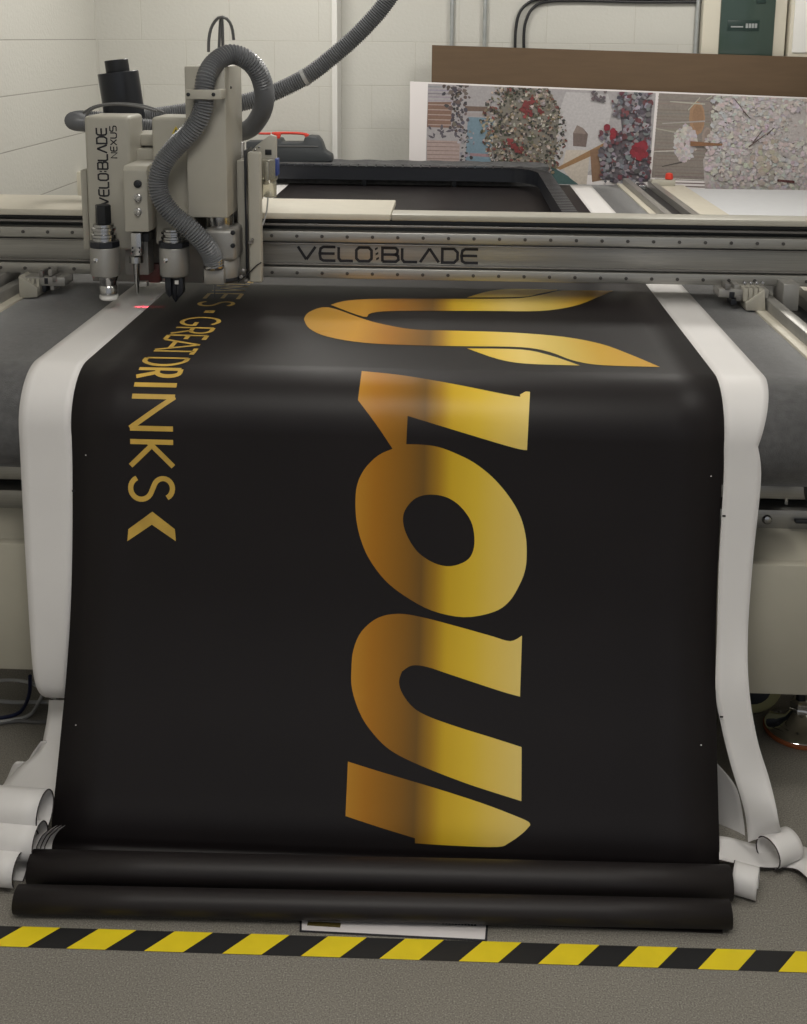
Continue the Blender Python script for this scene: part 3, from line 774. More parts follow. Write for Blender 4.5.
# module 2: small box with three sockets and pen holder
a = aty(122.5, 166, 2.955); b = aty(149, 232, 2.955)
t = bmesh.new()
m2 = MB().prism([Vector((a.x, 2.955, b.z)), Vector((a.x, 2.955, a.z - .012)), Vector((a.x, 2.967, a.z)), Vector((a.x, 3.13, a.z + .003)), Vector((a.x, 3.13, b.z))], b.x - a.x, (1, 0, 0), .003).build('socket_box', M['cream'], car)
for i, py in enumerate((184, 198, 212)):
    c = aty(137.5, py, 2.95)
    s_ = MB().lathe([(.006, -.002), (.0105, 0), (.0105, .006)], (c.x, 2.9495, c.z), 18, Matrix.Rotation(R(-90), 3, 'X')).build('round_socket', M['blackp'] if i == 0 else M['steel'], m2)
    if i: MB().lathe([(.002, -.012), (.0065, -.010), (.007, 0)], (c.x + .003, 2.9495, c.z - .001), 14, Matrix.Rotation(R(-90), 3, 'X')).build('socket_plug', M['cast'], s_)
    else: MB().lathe([(.002, -.001), (.006, 0), (.006, .003)], (c.x, 2.9465, c.z), 14, Matrix.Rotation(R(-90), 3, 'X')).build('socket_plug', M['blackm'], s_)
pb = MB().pbox(130.5, 233, 141.5, 256, 2.965, .03, .002).build('pen_holder', M['steel'], car)
mb = MB()
for px in (132.5, 139.5):
    for py in (248, 252): mb.pbox(px - .8, py - .8, px + .8, py + .8, 2.9638, .002, 0)
mb.build('grub_screws', M['blackm'], pb)
mb = MB()
c = aty(137, 260, 3.0); zf = lambda py: aty(137, py, 2.99).z
mb.lathe([(.014, zf(264)), (.019, zf(263)), (.019, zf(257)), (.014, zf(256))], (c.x - .002, 3.0, 0), 20)
mb.lathe([(.001, zf(296)), (.004, zf(293)), (.005, zf(285)), (.007, zf(284)), (.009, zf(264))], (c.x - .002, 3.0, 0), 16)
mb.build('pen_tip', M['steel'], pb)
MB().pbox(138, 282, 147, 287, 3.0, .02, .002).build('tip_clamp', M['cast'], pb)
MB().pbox(141.5, 233, 149, 242, 2.99, .05, .002).build('dark_insert', M['blackp'], car)
MB().pbox(124, 233, 149, 275, 3.06, .06, .003).build('guide_block', M['cast'], car)
MB().pbox(138, 264, 160, 283, 3.14, .05, .002).build('red_backing_plate', M['redglass'], car, label='dull red plate')
# module 3
m3 = MB().pbox(151, 117, 196, 246, 3.035, .135, .010, 4).build('module_cover', M['cream'], car, label='tall cream cover with yellow warning triangle')
c = aty(176, 131, 3.0335); q = .013
mb = MB().prism([Vector((c.x - q * .9, 3.0332, c.z - q * .6)), Vector((c.x + q * .9, 3.0332, c.z - q * .6)), Vector((c.x, 3.0332, c.z + q))], .0015)
mb.build('warning_triangle', M['ylabel'], m3)
mb = MB().prism([Vector((c.x - q * .45, 3.0322, c.z - q * .35)), Vector((c.x + q * .45, 3.0322, c.z - q * .35)), Vector((c.x, 3.0322, c.z + q * .45))], .0008)
mb.build('warning_symbol', M['ink'], m3)
g, cx, z = holder(175, 231, 243.5, 249.5, 279, .0395, 2.992, 1)
mb = MB()
for sx in (-1, 1):
    mb.prism([Vector((cx + sx * .008, 2.977, z(279))), Vector((cx + sx * .024, 2.977, z(279))), Vector((cx + sx * .024, 2.977, z(295))), Vector((cx + sx * .013, 2.977, z(300))), Vector((cx + sx * .008, 2.977, z(298)))], .03, (0, 1, 0), .001)
mb.build('knife_fork', M['blackm'], g)
MB().lathe([(.001, z(305.5)), (.009, z(301)), (.011, z(290)), (.009, z(286)), (.012, z(279))], (cx, 2.992, 0), 16).build('knife_nose', M['blackm'], g)
MB().pbox(174.5, 280.5, 178.5, 284.5, 2.972, .004, .001).build('white_clip', M['whitepl'], g)
# router module
a = aty(184, 66, 2.96); b = aty(228, 218, 2.96)
m4 = MB().box(a.x, b.x, 2.96, 3.19, b.z, a.z, .004, 2).build('router_housing', M['cream'], car)
c = aty(230.5, 88, 3.0)
MB().lathe([(.002, -.002), (.004, 0), (.004, .004)], (b.x + .0015, 3.03, c.z), 12, Matrix.Rotation(R(-90), 3, 'Y')).build('side_screw', M['blackm'], m4)
rc = aty(221, 228, 3.03); zz = lambda py: aty(221, py, 2.98).z
MB().lathe([(.036, zz(230)), (.037, zz(229)), (.037, zz(218) + .01)], (rc.x - .005, 3.04, 0), 32).build('spindle_collar', M['steel'], m4)
mb = MB(); A = aty(203, 229, 2.985); B = aty(236, 262, 2.985)
mb.box(A.x, B.x, 2.985, 3.11, B.z, A.z, .012, 4)
spb = mb.build('spindle_body', M['cast'], m4)
MB().lathe([(.040, zz(285)), (.050, zz(283)), (.050, zz(281)), (.048, zz(279))], ((A.x + B.x) / 2 - .006, 3.035, 0), 32).build('black_base_ring', M['blackm'], m4)
MB().lathe([(.048, zz(280.5)), (.049, zz(279)), (.049, zz(262)), (.047, zz(261))], ((A.x + B.x) / 2 - .006, 3.035, 0), 32).build('spindle_skirt', M['cast'], m4)
for py in (233, 246):
    c = aty(232.5, py, 2.98)
    MB().lathe([(.002, -.003), (.0062, -.002), (.0066, .003)], (c.x, 2.984, c.z), 12, Matrix.Rotation(R(-90), 3, 'X')).build('cap_bolt', M['blackp'], m4)
MB().pbox(203.5, 268, 224, 285, 2.965, .05, .004).build('dust_port', M['cast'], m4)
c = aty(214, 288, 3.03)
MB().lathe([(.0012, aty(214, 297, 3.03).z), (.0022, aty(214, 290, 3.03).z), (.0022, zz(283))], (c.x, 3.035, 0), 8).build('router_bit', M['steel'], m4)
# hose bracket on the housing
MB().pbox(185.5, 89.5, 221, 99.5, 2.885, .004, .0015).build('bracket_strap', M['cream'], m4)
for q0, q1 in ((185.5, 192), (215.5, 221)): MB().pbox(q0, 89.5, q1, 99.5, 2.889, .072, .002).build('bracket_stand', M['cream'], m4)
for px in (188.3, 213.5):
    c = aty(px, 94.5, 2.885)
    MB().lathe([(.002, -.002), (.0048, -.001), (.005, .002)], (c.x, 2.884, c.z), 12, Matrix.Rotation(R(-90), 3, 'X')).build('strap_bolt', M['blackp'], m4)
# right side plate with black gap, bracket and filter bowl
A = aty(247, 152, 3.03); B = aty(262, 283, 3.03)
MB().box(A.x, B.x, 3.03, 3.06, B.z, A.z, .006, 4).build('side_plate', M['cream'], car)
MB().pbox(243.5, 150, 248, 282, 3.06, .1, .002).build('black_gap_strip', M['blackm'], car)
MB().box(b.x, A.x, 3.09, 3.17, zz(282), aty(236, 160, 3.1).z, .003).build('carriage_web', M['cream'], car)
br = MB().prism([aty(x, y, 3.17) for x, y in ((250, 175), (250, 152), (257, 145), (270, 134.5), (276, 136.5), (276.5, 180), (266, 187), (262, 200), (255, 200))], .02, (0, 1, 0), .002).build('filter_bracket', M['cream'], car)
MB().pbox(265, 149.5, 271.5, 155, 3.166, .004, .0005).build('black_hole_patch', M['blackp'], br)  # black patch laid on the bracket in place of its dark square hole
for px, py in ((259, 147), (255, 150)):
    MB().pbox(px - 1, py - 1, px + 1, py + 1, 3.166, .006, .001).build('bracket_screw', M['steel'], br)
fb = MB().pbox(257, 159.5, 275, 181, 3.12, .04, .004).build('filter_body', M['clear'], br)
fc = aty(269, 190, 3.13)
MB().lathe([(.012, aty(269, 198, 3.13).z), (.019, aty(269, 197, 3.13).z), (.020, aty(269, 183, 3.13).z), (.016, aty(269, 180, 3.13).z)], (fc.x, 3.14, 0), 24).build('clear_bowl', M['clear'], fb)
MB().pbox(264, 162, 269, 185, 3.13, .012, .002).build('filter_core', M['steel'], fb)
MB().pbox(259, 162, 262, 176, 3.117, .01, .001).build('filter_gauge', M['blackp'], fb)
MB().pbox(274.5, 159, 277.5, 176, 3.13, .04, .002).build('blue_coupling', M['blue'], fb)
MB().tube([aty(268, 197, 3.125), aty(266.5, 212, 3.12), aty(262.5, 225, 3.10), aty(257, 236, 3.08), aty(254, 245, 3.07), aty(258, 254, 3.06)], .0022, 8).build('air_line', M['cablew'], car)
mb = MB()
for px, py, rr in ((243, 271, .007), (250, 243, .005), (241, 277, .006), (246, 281, .005), (252, 240, .004)):
    c = aty(px, py, 3.02); MB().lathe([(rr * .6, -.008), (rr, -.006), (rr, .01)], (c.x, 3.025, c.z), 12, Matrix.Rotation(R(-90), 3, 'X')).build('cable_fitting', M['alud'], car)
MB().tube([aty(238, 282, 3.02), aty(248, 274, 3.02), aty(256, 266, 3.025), aty(262, 262, 3.03)], .0018, 6).build('signal_wire', M['cableb'], car)
# black motor leaning behind
A = aty(123.5, 108, 3.40); Bc = aty(118, 72, 3.40); ax = (Bc - A).normalized(); rm = Vector((0, 0, 1)).rotation_difference(ax).to_matrix()
L = (Bc - A).length
mo = MB().lathe([(.0575, -.10), (.0595, -.095), (.0595, L - .002), (.0575, L)], A, 40, rm).build('black_motor', M['blackm'], car)
MB().lathe([(.034, L), (.0345, L + .002), (.0345, L + .034), (.0325, L + .036)], A, 32, rm).build('motor_cap', M['blackp'], mo)
# cable loops
mb = MB()
mb.tube([aty(208.5, 52, 3.06), aty(209, 38, 3.06), aty(212, 26, 3.06), aty(219, 17.5, 3.06), aty(227, 19, 3.06), aty(232, 28, 3.07), aty(234, 44, 3.08)], .0042, 8)
mb.tube([aty(221, 18, 3.07), aty(220, 28, 3.08), aty(219, 50, 3.08)], .0042, 8)
mb.tube([aty(222, 18, 3.09), aty(222.5, 30, 3.09), aty(223, 50, 3.09)], .0042, 8)
mb.build('cable_loop', M['cable'], car)
mb = MB()
mb.tube([aty(86, 117, 3.2), aty(92, 109, 3.2), aty(110, 104.5, 3.2), aty(135, 106, 3.2), aty(160, 112, 3.2)], .0035, 8)
mb.tube([aty(83, 113, 3.22), aty(96, 106, 3.22), aty(118, 103.5, 3.22), aty(145, 106, 3.22), aty(165, 113, 3.22)], .0035, 8)
mb.build('thin_cables', M['cable'], car)

# ------------------------------------------------------------------ extraction hose
hs = [(214, 264, 2.972), (211, 254, 2.962), (204, 243, 2.945), (190, 228.5, 2.93), (173, 214.5, 2.925), (161.5, 199, 2.925), (158, 181, 2.925), (163, 163.5, 2.925), (174.5, 148, 2.925), (188.5, 134, 2.92), (199, 119.5, 2.918),
      (203.5, 105, 2.918), (204, 92, 2.918), (207, 76, 2.93), (215.5, 62.5, 2.96), (229.5, 54.5, 2.99), (245, 58.5, 3.01), (257, 70, 3.03), (263.5, 87, 3.06), (264, 104, 3.12), (258, 119, 3.20), (247, 130, 3.28), (225, 134, 3.32), (190, 132, 3.33),
      (150, 128, 3.33), (110, 125, 3.33), (88, 123, 3.34), (77, 122, 3.38), (74, 120.5, 3.45), (84, 119, 3.53), (110, 119.5, 3.56), (140, 118, 3.55), (184, 112, 3.54), (215, 107.5, 3.54), (243, 102.5, 3.54), (265, 96, 3.54), (288, 86, 3.54), (310, 74, 3.54),
      (332, 57, 3.54), (355, 37, 3.54), (376, 15, 3.54), (392, -6, 3.54), (410, -32, 3.54)]
hose = thing('extraction_hose', 'thick grey ribbed extraction hose looping over the cutting head and up to the ceiling', 'hose', aty(*hs[0]))
hp = [aty(*p) for p in hs]; hp += [hp[-1] + Vector((.09, 0, .18)), Vector((hp[-1].x + .17, 3.54, 2.35)), Vector((hp[-1].x + .20, 3.54, CEIL - .002))]
MB().tube(hp, .0248, n=18, ridge=.085, pitch=.0072).build('ribbed_tube', M['hose'], hose)
c = aty(214, 263, 2.975)
MB().lathe([(.026, -.016), (.0275, -.014), (.0275, -.006), (.0255, -.004), (.0275, -.002), (.0275, .012), (.0255, .014)], (c.x, c.y, c.z), 24).build('hose_clamp', M['steel'], hose)
for p, q in (((303, 78, 3.54), (307, 75.8, 3.54)), ((146, 117.6, 3.55), (149, 117.2, 3.55))):
    a_, b_ = aty(*p), aty(*q)
    MB().tube([a_, b_], .0272, 18, smooth=False, step=.004).build('cable_tie', M['cablew'], hose)

# ------------------------------------------------------------------ behind the gantry
chain = thing('cable_chain', 'black energy cable chain bending round on the bed behind the gantry', 'cable chain', (0, 5.6, T))
def sweep_rect(path, w, z0, z1):
    rows = []
    for i, p in enumerate(path):
        d = (path[min(i + 1, len(path) - 1)] - path[max(i - 1, 0)]).normalized(); n_ = Vector((d.y, -d.x, 0))
        rows.append([Vector((p.x + n_.x * k, p.y + n_.y * k, z)) for k, z in ((-w / 2, z0), (-w / 2, z1), (w / 2, z1), (w / 2, z0), (-w / 2, z0))])
    mb = MB(); mb.quads(rows); mb.bm.faces.new([mb.bm.verts[i] for i in ()]) if False else None
    bmesh.ops.remove_doubles(mb.bm, verts=mb.bm.verts, dist=1e-5); bmesh.ops.holes_fill(mb.bm, edges=mb.bm.edges)
    bmesh.ops.recalc_face_normals(mb.bm, faces=mb.bm.faces)
    return mb
pth = [Vector((-1.0 + .1 * i, 5.72, 0)) for i in range(13)] + [Vector((.255 + .175 * math.sin(R(a)), 5.72 - .24 + .24 * math.cos(R(a)), 0)) for a in range(10, 91, 10)] + [Vector((.43, 5.48 - .15 * i, 0)) for i in range(1, 14)]
cz = T + .036
for x, y in ((-.9, 5.72), (-.45, 5.72), (.0, 5.72), (.43, 5.2), (.43, 4.6), (.43, 3.9)):
    MB().box(x - .012, x + .012, y - .012, y + .012, T + .004, cz + .002, .002).build('chain_stud', M['blackm'], chain)
mb = sweep_rect(pth, .055, cz, cz + .066); mb.build('chain_body', M['blackm'], chain)
# individual link covers along the chain
Q = resample(pth, .045)
for i in range(1, len(Q) - 1):
    d = (Q[i + 1] - Q[i - 1]).normalized(); n_ = Vector((d.y, -d.x, 0)); p = Q[i]
    t = MB(); t.box(-.0185, .0185, -.030, .030, 0, .003, .001)
    bmesh.ops.rotate(t.bm, verts=t.bm.verts, matrix=Matrix.Rotation(math.atan2(d.y, d.x), 3, 'Z'))
    bmesh.ops.translate(t.bm, verts=t.bm.verts, vec=(p.x, p.y, cz + .0665))
    t.build('chain_link', M['blackm'], chain)
# padded rear bar
rb = MB()
rows = []
for i in range(61):
    x = -1.0 + 1.47 * i / 60; e = min(1, (1.47 * (60 - i) / 60) / .14)
    sh = .0 if e >= 1 else (1 - math.sqrt(max(0, 1 - (1 - e) ** 2))) * .10
    rows.append([Vector((x, y, z)) for y, z in ((5.76, T + .006), (5.76, T + .104 + .003 * math.sin(i * 1.3)), (5.775, T + .110), (5.885 - sh, T + .116 + .002 * math.sin(i * .9)), (5.90 - sh, T + .105), (5.90 - sh, T + .006))])
rb.quads(rows)
M['pad'] = mat('dark_grey_padding', (.085, .085, .088), .8, noise=.3, nscale=40, bump=.5, bscale=120)
rb.build('rear_pad', M['pad'], chain)

# tool case
cs = thing('tool_case', 'dark grey plastic tool case with a red handle on the padded bar at the back', 'tool case', (-.8, 5.75, T + .08))
Yc = 5.78
pts = [(246, 163), (246, 141.5), (271, 141.5), (273, 138.5), (281, 139), (282, 142.5), (303, 142.5), (304.5, 137.5), (309, 136), (317, 136.8), (321, 142), (324, 151), (331, 155.5), (332, 162)]
body = MB().prism([aty(x, y, Yc) for x, y in pts], .11, (0, 1, 0), .006).build('case_body', M['toolcase'], cs)
MB().pbox(278, 145.5, 318, 147.2, Yc - .003, .004, .001).build('case_seam', M['cable'], body)
mb = MB()
mb.tube([aty(256.5, 128, Yc + .03), aty(257.5, 133, Yc + .03), aty(272, 133.5, Yc + .03)], .006, 8)
mb.tube([aty(272, 133.5, Yc + .03), aty(285, 133, Yc + .03), aty(300, 133.5, Yc + .03), aty(309, 135, Yc + .03)], .007, 8)
for (x0, y0, x1, y1) in ((273, 132.5, 281, 140), (303, 133.5, 309, 139)):
    mb.prism([aty(x, y, Yc + .02) for x, y in ((x0, y0), (x1, y0 + 1), (x1 - 2, y1), (x0 + 3, y1))], .03, (0, 1, 0), .003)
mb.build('handle', M['red'], cs)
# small white socket box at the wall behind the carriage
MBx = aty(76, 171, 5.6)
wb = tag(MB().pbox(76, 172, 90, 206, 5.6, .06, .004).build('junction_box', M['ivory']), 'small ivory box behind the left of the cutting head', 'box')
bt = aty(76, 206, 5.6).z

# ------------------------------------------------------------------ sheets against the back wall
def lean(p, Y0, Y1, zb, zt):
    return Y0 + (Y1 - Y0) * (p - zb) / (zt - zb)
cb = thing('cardboard_sheet', 'wide brown cardboard sheet leaning on the back wall behind the picture boards', 'cardboard', (.9, 6.1, 0))
def slab(px0, pyt0, px1, pyt1, Yt, Yb, th, name, m, parent, ext=0):
    A = aty(px0, pyt0, Yt); B = aty(px1, pyt1, Yt); k = (B.z - A.z) / (B.x - A.x)
    d = B - A; B2 = B + d * ext
    return A, B2, MB().prism([A, B2, Vector((B2.x, Yb, 0.001)), Vector((A.x, Yb, .001))], th, (0, 1, 0), .001).build(name, m, parent)
slab(432, 45, 807, 57, 6.085, 6.05, .006, 'sheet', M['cardboard'], cb, .35)
# picture board
pb_ = thing('picture_board', 'long white board with printed festive photographs leaning in front of the cardboard', 'printed board', (.9, 6.0, 0))
A, B, o = slab(410, 81.5, 807, 97.5, 6.03, 5.96, .006, 'board', M['plate'], pb_, .35)
# board local frame: along X (a) and down (v)
ex = (B - A); LX = ex.length; ex.normalize()
dn = Vector((0, 5.96 - 6.03, -(A.z))).normalized()
nrm = Vector((0, -1, 0))
def bpt_(px, py):            # pixel -> point on the board's front plane
    n = ex.cross(dn).normalized(); d = ray(px, py); t = (A - EYE).dot(n) / d.dot(n); p = EYE + d * t
    return p
class Pic:
    def __init__(s): s.bm = bmesh.new(); s.cl = s.bm.loops.layers.float_color.new('Col'); s.lay = 0
    def poly(s, pts, col):
        s.lay += 1
        vs = [s.bm.verts.new(bpt_(x, y) + nrm * (.0012 + .0000045 * s.lay)) for x, y in pts]
        try: f = s.bm.faces.new(vs)
        except ValueError: return
        for l in f.loops: l[s.cl] = (*col, 1)
    def blob(s, x, y, r, col, sq=1, n=7):
        a0 = random.random() * 6.28; ang = random.random() * 3.14
        P = []
        for i in range(n):
            t = a0 + 6.283 * i / n; rr = r * random.uniform(.6, 1.2); u, v = rr * math.cos(t), rr * math.sin(t) * sq
            P.append((x + u * math.cos(ang) - v * math.sin(ang), min(196, max(top(x) + 1.5, y + u * math.sin(ang) + v * math.cos(ang)))))
        s.poly(P, col)
    def build(s, name, label):
        mb = MB(); mb.bm.free(); mb.bm = s.bm; return mb.build(name, M['print'], pb_, smooth=False, label=label)
def top(x): return 81.5 + (x - 410) * 16 / 397
def jit(c, a=.22):
    k = random.uniform(1 - a, 1 + a); return tuple(max(.01, v * k * random.uniform(.92, 1.08)) for v in c)
P1 = Pic()
def rect(P, x0, x1, y0, y1, c): P.poly([(x0, y0), (x1, y0), (x1, y1), (x0, y1)], c)
P1.poly([(428, top(428) + 1.5), (657.5, top(657.5) + 1.5), (649, 192), (425, 192)], (.36, .34, .35))
# left: facade
P1.poly([(428, 102), (452, 102), (451, 128), (427, 127)], (.22, .13, .10))
P1.poly([(427, 140), (460, 141), (459, 166), (427, 165)], (.40, .31, .29))
for i in range(6): P1.poly([(427, 142 + 4 * i), (459, 142.6 + 4 * i), (459, 143.4 + 4 * i), (427, 142.8 + 4 * i)], (.24, .17, .16))
for i in range(5): P1.poly([(428, 104 + 5 * i), (451, 104.5 + 5 * i), (451, 105.7 + 5 * i), (428, 105 + 5 * i)], (.38, .30, .27))
for i in range(5):
    P1.poly([(428, 86 + 3.4 * i), (453, 86.6 + 3.4 * i), (453, 88 + 3.4 * i), (428, 87.2 + 3.4 * i)], jit((.30, .28, .33)))
P1.poly([(465, 106), (495, 107), (495, 111.5), (465, 111)], (.16, .11, .09))
P1.poly([(468, 117), (494, 118), (490, 166), (465, 166)], (.17, .25, .31))
P1.poly([(466, 113), (497, 114), (497, 117), (466, 116)], (.34, .30, .30))
P1.poly([(470, 153), (489, 154), (489, 157), (470, 156)], (.30, .20, .22))
for i in range(16):
    x = random.uniform(430, 462); P1.blob(x, random.uniform(126, 137), 3.2, (.10, .09, .11), .4)
for i in range(120):
    x = random.gauss(457, 5.5); y = random.uniform(84, 132) ; P1.blob(x, y, random.uniform(1, 2.6), jit(random.choice([(.05, .045, .05), (.12, .09, .08), (.30, .27, .29), (.08, .07, .09)]), .4))
for i in range(45):
    P1.blob(random.gauss(466, 4), random.uniform(130, 164), random.uniform(.8, 2), jit(random.choice([(.06, .055, .06), (.30, .28, .30)]), .4))
# sky / right hand area then tree
P1.poly([(566, 92), (608, 94), (612, 110), (600, 160), (575, 186), (560, 176), (548, 150), (556, 120)], (.47, .45, .46))
P1.poly([(541, 164), (556, 169), (585, 186), (588, 192), (552, 192)], (.055, .11, .11))
P1.poly([(566, 150), (590, 150), (586, 190), (570, 178), (562, 168)], (.52, .46, .40))
P1.poly([(556, 168), (560, 170), (640, 134), (634, 127)], (.30, .175, .085))
P1.poly([(590, 150), (600, 148), (602, 180), (592, 182)], (.22, .13, .08))
P1.poly([(573, 133), (577, 125), (583, 128), (588, 134), (586, 147), (573, 146)], (.16, .12, .11))
P1.poly([(573, 133), (577, 125), (583, 128), (586, 134)], (.24, .19, .17))
P1.poly([(505, 90), (548, 88), (560, 110), (556, 150), (548, 178), (500, 178), (492, 150), (496, 115)], (.19, .175, .15))
P1.poly([(618, 96), (652, 100), (648, 182), (602, 180), (598, 150), (622, 130)], (.12, .105, .12))
for i in range(1300):
    t = random.random(); y = 85 + 88 * random.random()
    w = 13 + 30 * math.sin(math.pi * min(1, max(0, (y - 70) / 120))) ; x = 523 + (y - 120) * .08 + random.uniform(-1, 1) * w
    P1.blob(x, y, random.uniform(.8, 2.3), jit(random.choice([(.045, .05, .035), (.10, .095, .065), (.22, .17, .11), (.05, .05, .045), (.16, .06, .05), (.42, .37, .32), (.06, .05, .05), (.30, .25, .20), (.36, .33, .32)]), .35), .7)
for x, y, r in ((524, 107, 5), (527, 113, 4), (541, 112, 3), (511, 143, 4), (516, 148, 4), (532, 100, 3), (521, 150, 3)):
    for k in range(6): P1.blob(x + random.uniform(-r, r), y + random.uniform(-r, r), r * .55, jit((.20, .04, .04), .3))
for i in range(520):
    u = random.random(); y = random.uniform(92, 182); x = random.uniform(612 + (12 if 118 < y < 140 else 0), 652 - (y - 90) * .07)
    if y > 132: x = random.uniform(600, 650)
    P1.blob(x, y, random.uniform(1.3, 3.6), jit(random.choice([(.10, .085, .10), (.20, .18, .21), (.06, .055, .07), (.28, .26, .29), (.14, .05, .06), (.16, .17, .19)]), .3), .8)
for x, y, r in ((639, 148, 8), (642, 153, 7), (612, 134, 6), (634, 152, 5), (607, 127, 4)):
    for k in range(7): P1.blob(x + random.uniform(-r, r) * .5, y + random.uniform(-r, r) * .5, r * .62, jit((.22, .022, .035), .25))
for i in range(16): P1.blob(random.uniform(592, 606), random.uniform(86, 96) + 5, 2, jit((.12, .10, .11)))
P1.build('printed_photograph', 'printed photograph of a tree and baubles on a pale street')
P2 = Pic()
P2.poly([(659, top(659) + 1.5), (822, top(822) + 1.5), (818, 200), (650, 192)], (.235, .205, .185))
for i in range(30):
    y = 96 + 3.3 * i; P2.poly([(655, y), (716, y + random.uniform(1, 3)), (716, y + 3), (655, y + .9)], jit((.21, .18, .16), .14))
for cx_, cy_, rx, ry, c in ((697, 118, 8, 17, (.33, .20, .12)), (707, 138, 5, 11, (.30, .24, .21)), (715, 112, 6, 17, (.24, .20, .19)), (800, 127, 13, 17, (.30, .21, .15))):
    P2.poly([(cx_ + rx * math.cos(t * .52), cy_ + ry * math.sin(t * .52)) for t in range(12)], c)
    P2.poly([(cx_ + 1 + rx * .7 * math.cos(t * .52), cy_ + ry * .8 * math.sin(t * .52)) for t in range(12)], tuple(v * .85 for v in c))
for x0, y0, x1, y1 in ((662, 123, 705, 121), (670, 101, 705, 104), (656, 128, 690, 135), (654, 151, 690, 150), (706, 99, 712, 96), (662, 166, 682, 162), (700, 97, 688, 110)):
    P2.poly([(x0, y0), (x1, y1 - .6), (x1, y1 + .9), (x0, y0 + 1)], jit((.42, .38, .35), .3) if y0 != 166 else (.07, .06, .055))
def wht(): return tuple(v * random.uniform(.88, 1.08) for v in random.choice([(.50, .465, .46), (.46, .43, .425), (.53, .495, .49), (.40, .365, .36)]))
P2.poly([(722, 96), (814, 99), (814, 196), (705, 192), (703, 160), (712, 140), (716, 118)], (.42, .385, .38))
for i in range(170):
    a_ = random.random() * 6.28; r_ = random.uniform(.25, 1); P2.blob(685 + 11 * r_ * math.cos(a_), 143 + 17 * r_ * math.sin(a_), random.uniform(1.5, 3.2), wht())
for i in range(1500):
    x = random.uniform(706, 816); y = random.uniform(94, 192)
    if x < 712 and y < 135: continue
    if x < 700 + (y - 90) * .06: continue
    if 787 < x < 812 and 111 < y < 142 and random.random() < .9: continue
    P2.blob(x, y, random.uniform(1.5, 3.6), wht(), .75)
for i in range(130):
    x = random.uniform(712, 800); y = random.uniform(96, 186); P2.blob(x, y, random.uniform(.5, 1.5), jit(random.choice([(.14, .10, .09), (.08, .06, .06), (.22, .17, .14)]), .3), .35)
P2.poly([(690, 141), (722, 143.5), (722, 145.5), (690, 146)], (.22, .11, .055))
for x0, y0, x1, y1 in ((748, 146, 765, 134), (752, 142, 762, 130), (766, 134, 774, 127), (742, 110, 750, 118), (733, 97, 748, 116)):
    P2.poly([(x0, y0), (x0 + .5, y0 + 1.6), (x1, y1 + .8), (x1, y1)], (.10, .07, .065))
for i in range(40): P2.blob(random.gauss(764, 7), random.gauss(160, 12), 3, jit((.38, .34, .29), .1))
P2.poly([(777, 179), (794, 180.5), (794, 183), (777, 181.5)], (.09, .03, .03))
P2.build('printed_photograph', 'printed photograph of white blossom on grey boards')
# pale margins
MB().prism([bpt_(656, top(656)) + nrm * .001, bpt_(658.6, top(660)) + nrm * .001, bpt_(650.4, 190) + nrm * .001, bpt_(648, 190) + nrm * .001], .0008, (0, -1, 0)).build('white_divider', M['plate'], pb_)

# ------------------------------------------------------------------ services on the back wall
for i, px in enumerate((451.5, 484.5)):
    c = aty(px, 30, 6.18)
    tag(MB().tube([Vector((c.x, 6.185, .02)), Vector((c.x + .002, 6.185, CEIL))], .0105, 14, smooth=False, step=.2).build('steel_conduit', M['galv']),
        ('left of the two galvanised steel conduits running up the back wall', 'right of the two galvanised steel conduits running up the back wall')[i], 'conduit', 'conduits on the back wall')
for i, (pp, lab) in enumerate(([[(515, 60), (515.5, 32), (519, 14), (527, 4), (540, -1), (575, -3), (640, -1), (690, -2), (712, -2)], 'outer black cable bending over beside the conduits on the back wall'],
                [[(524, 60), (524, 32), (527, 18), (533, 8), (545, 2), (575, .5), (640, 2), (690, 2), (712, 2)], 'inner black cable bending over beside the conduits on the back wall'])):
    tag(MB().tube([aty(x, y, 6.183) for x, y in pp], .008, 10).build('wall_cable', M['cableb']), lab, 'cable', 'black cables on the back wall')
for i, (px, py) in enumerate(((518, 20), (531, 6.5))):
    c = aty(px, py, 6.17); 
c = aty(699, 30, 6.17)
tag(MB().tube([Vector((c.x - .01, 6.18, .02)), Vector((c.x - .01, 6.18, CEIL))], .012, 12, smooth=False, step=.2).build('wall_trunking', M['galv']), 'thin grey pipe on the wall just left of the green fuse board', 'pipe')
fu = thing('fuse_board', 'ivory fuse board with a smoked green door, above the cardboard sheet', 'fuse board', (1.45, 6.15, 1.6))
A = aty(703, 58, 6.10); B = aty(787, 30, 6.10)
MB().box(aty(703, 30, 6.1).x, B.x, 6.12, 6.198, 1.5, 2.35, .006).build('enclosure', M['ivory'], fu)
C1 = aty(720, 30, 6.10).x; C2 = aty(774.5, 30, 6.10).x
dr = MB().box(C1, C2, 6.105, 6.121, 1.56, 2.3, .004).build('green_door', M['green'], fu)
a_ = aty(728, 20, 6.10); b_ = aty(759, 31, 6.10)
lb = MB().box(a_.x, b_.x, 6.102, 6.106, b_.z, a_.z, .001).build('door_window', M['greend'], dr)
mb = MB()
for i in range(4): mb.pbox(746 + 3 * i, 23.5, 748 + 3 * i, 28, 6.099, .003, 0)
mb.pbox(731, 26, 743, 27.5, 6.099, .003, 0)
mb.build('breaker_row', M['galv'], lb)
MB().pbox(757, -2, 766, 3.5, 6.101, .004, .001).build('door_latch', M['greend'], dr)
wb2 = thing('wall_cabinet', 'white wall box with a cream edge right of the fuse board', 'wall box', (1.8, 6.15, 1.6))
x0 = aty(789, 30, 6.10).x + .004; x1 = aty(791.5, 30, 6.10).x
MB().box(x0, 2.2, 6.10, 6.198, 1.5, 2.3, .005).build('cabinet_body', M['ivory'], wb2)
x0 = aty(789, 30, 6.10).x + .02
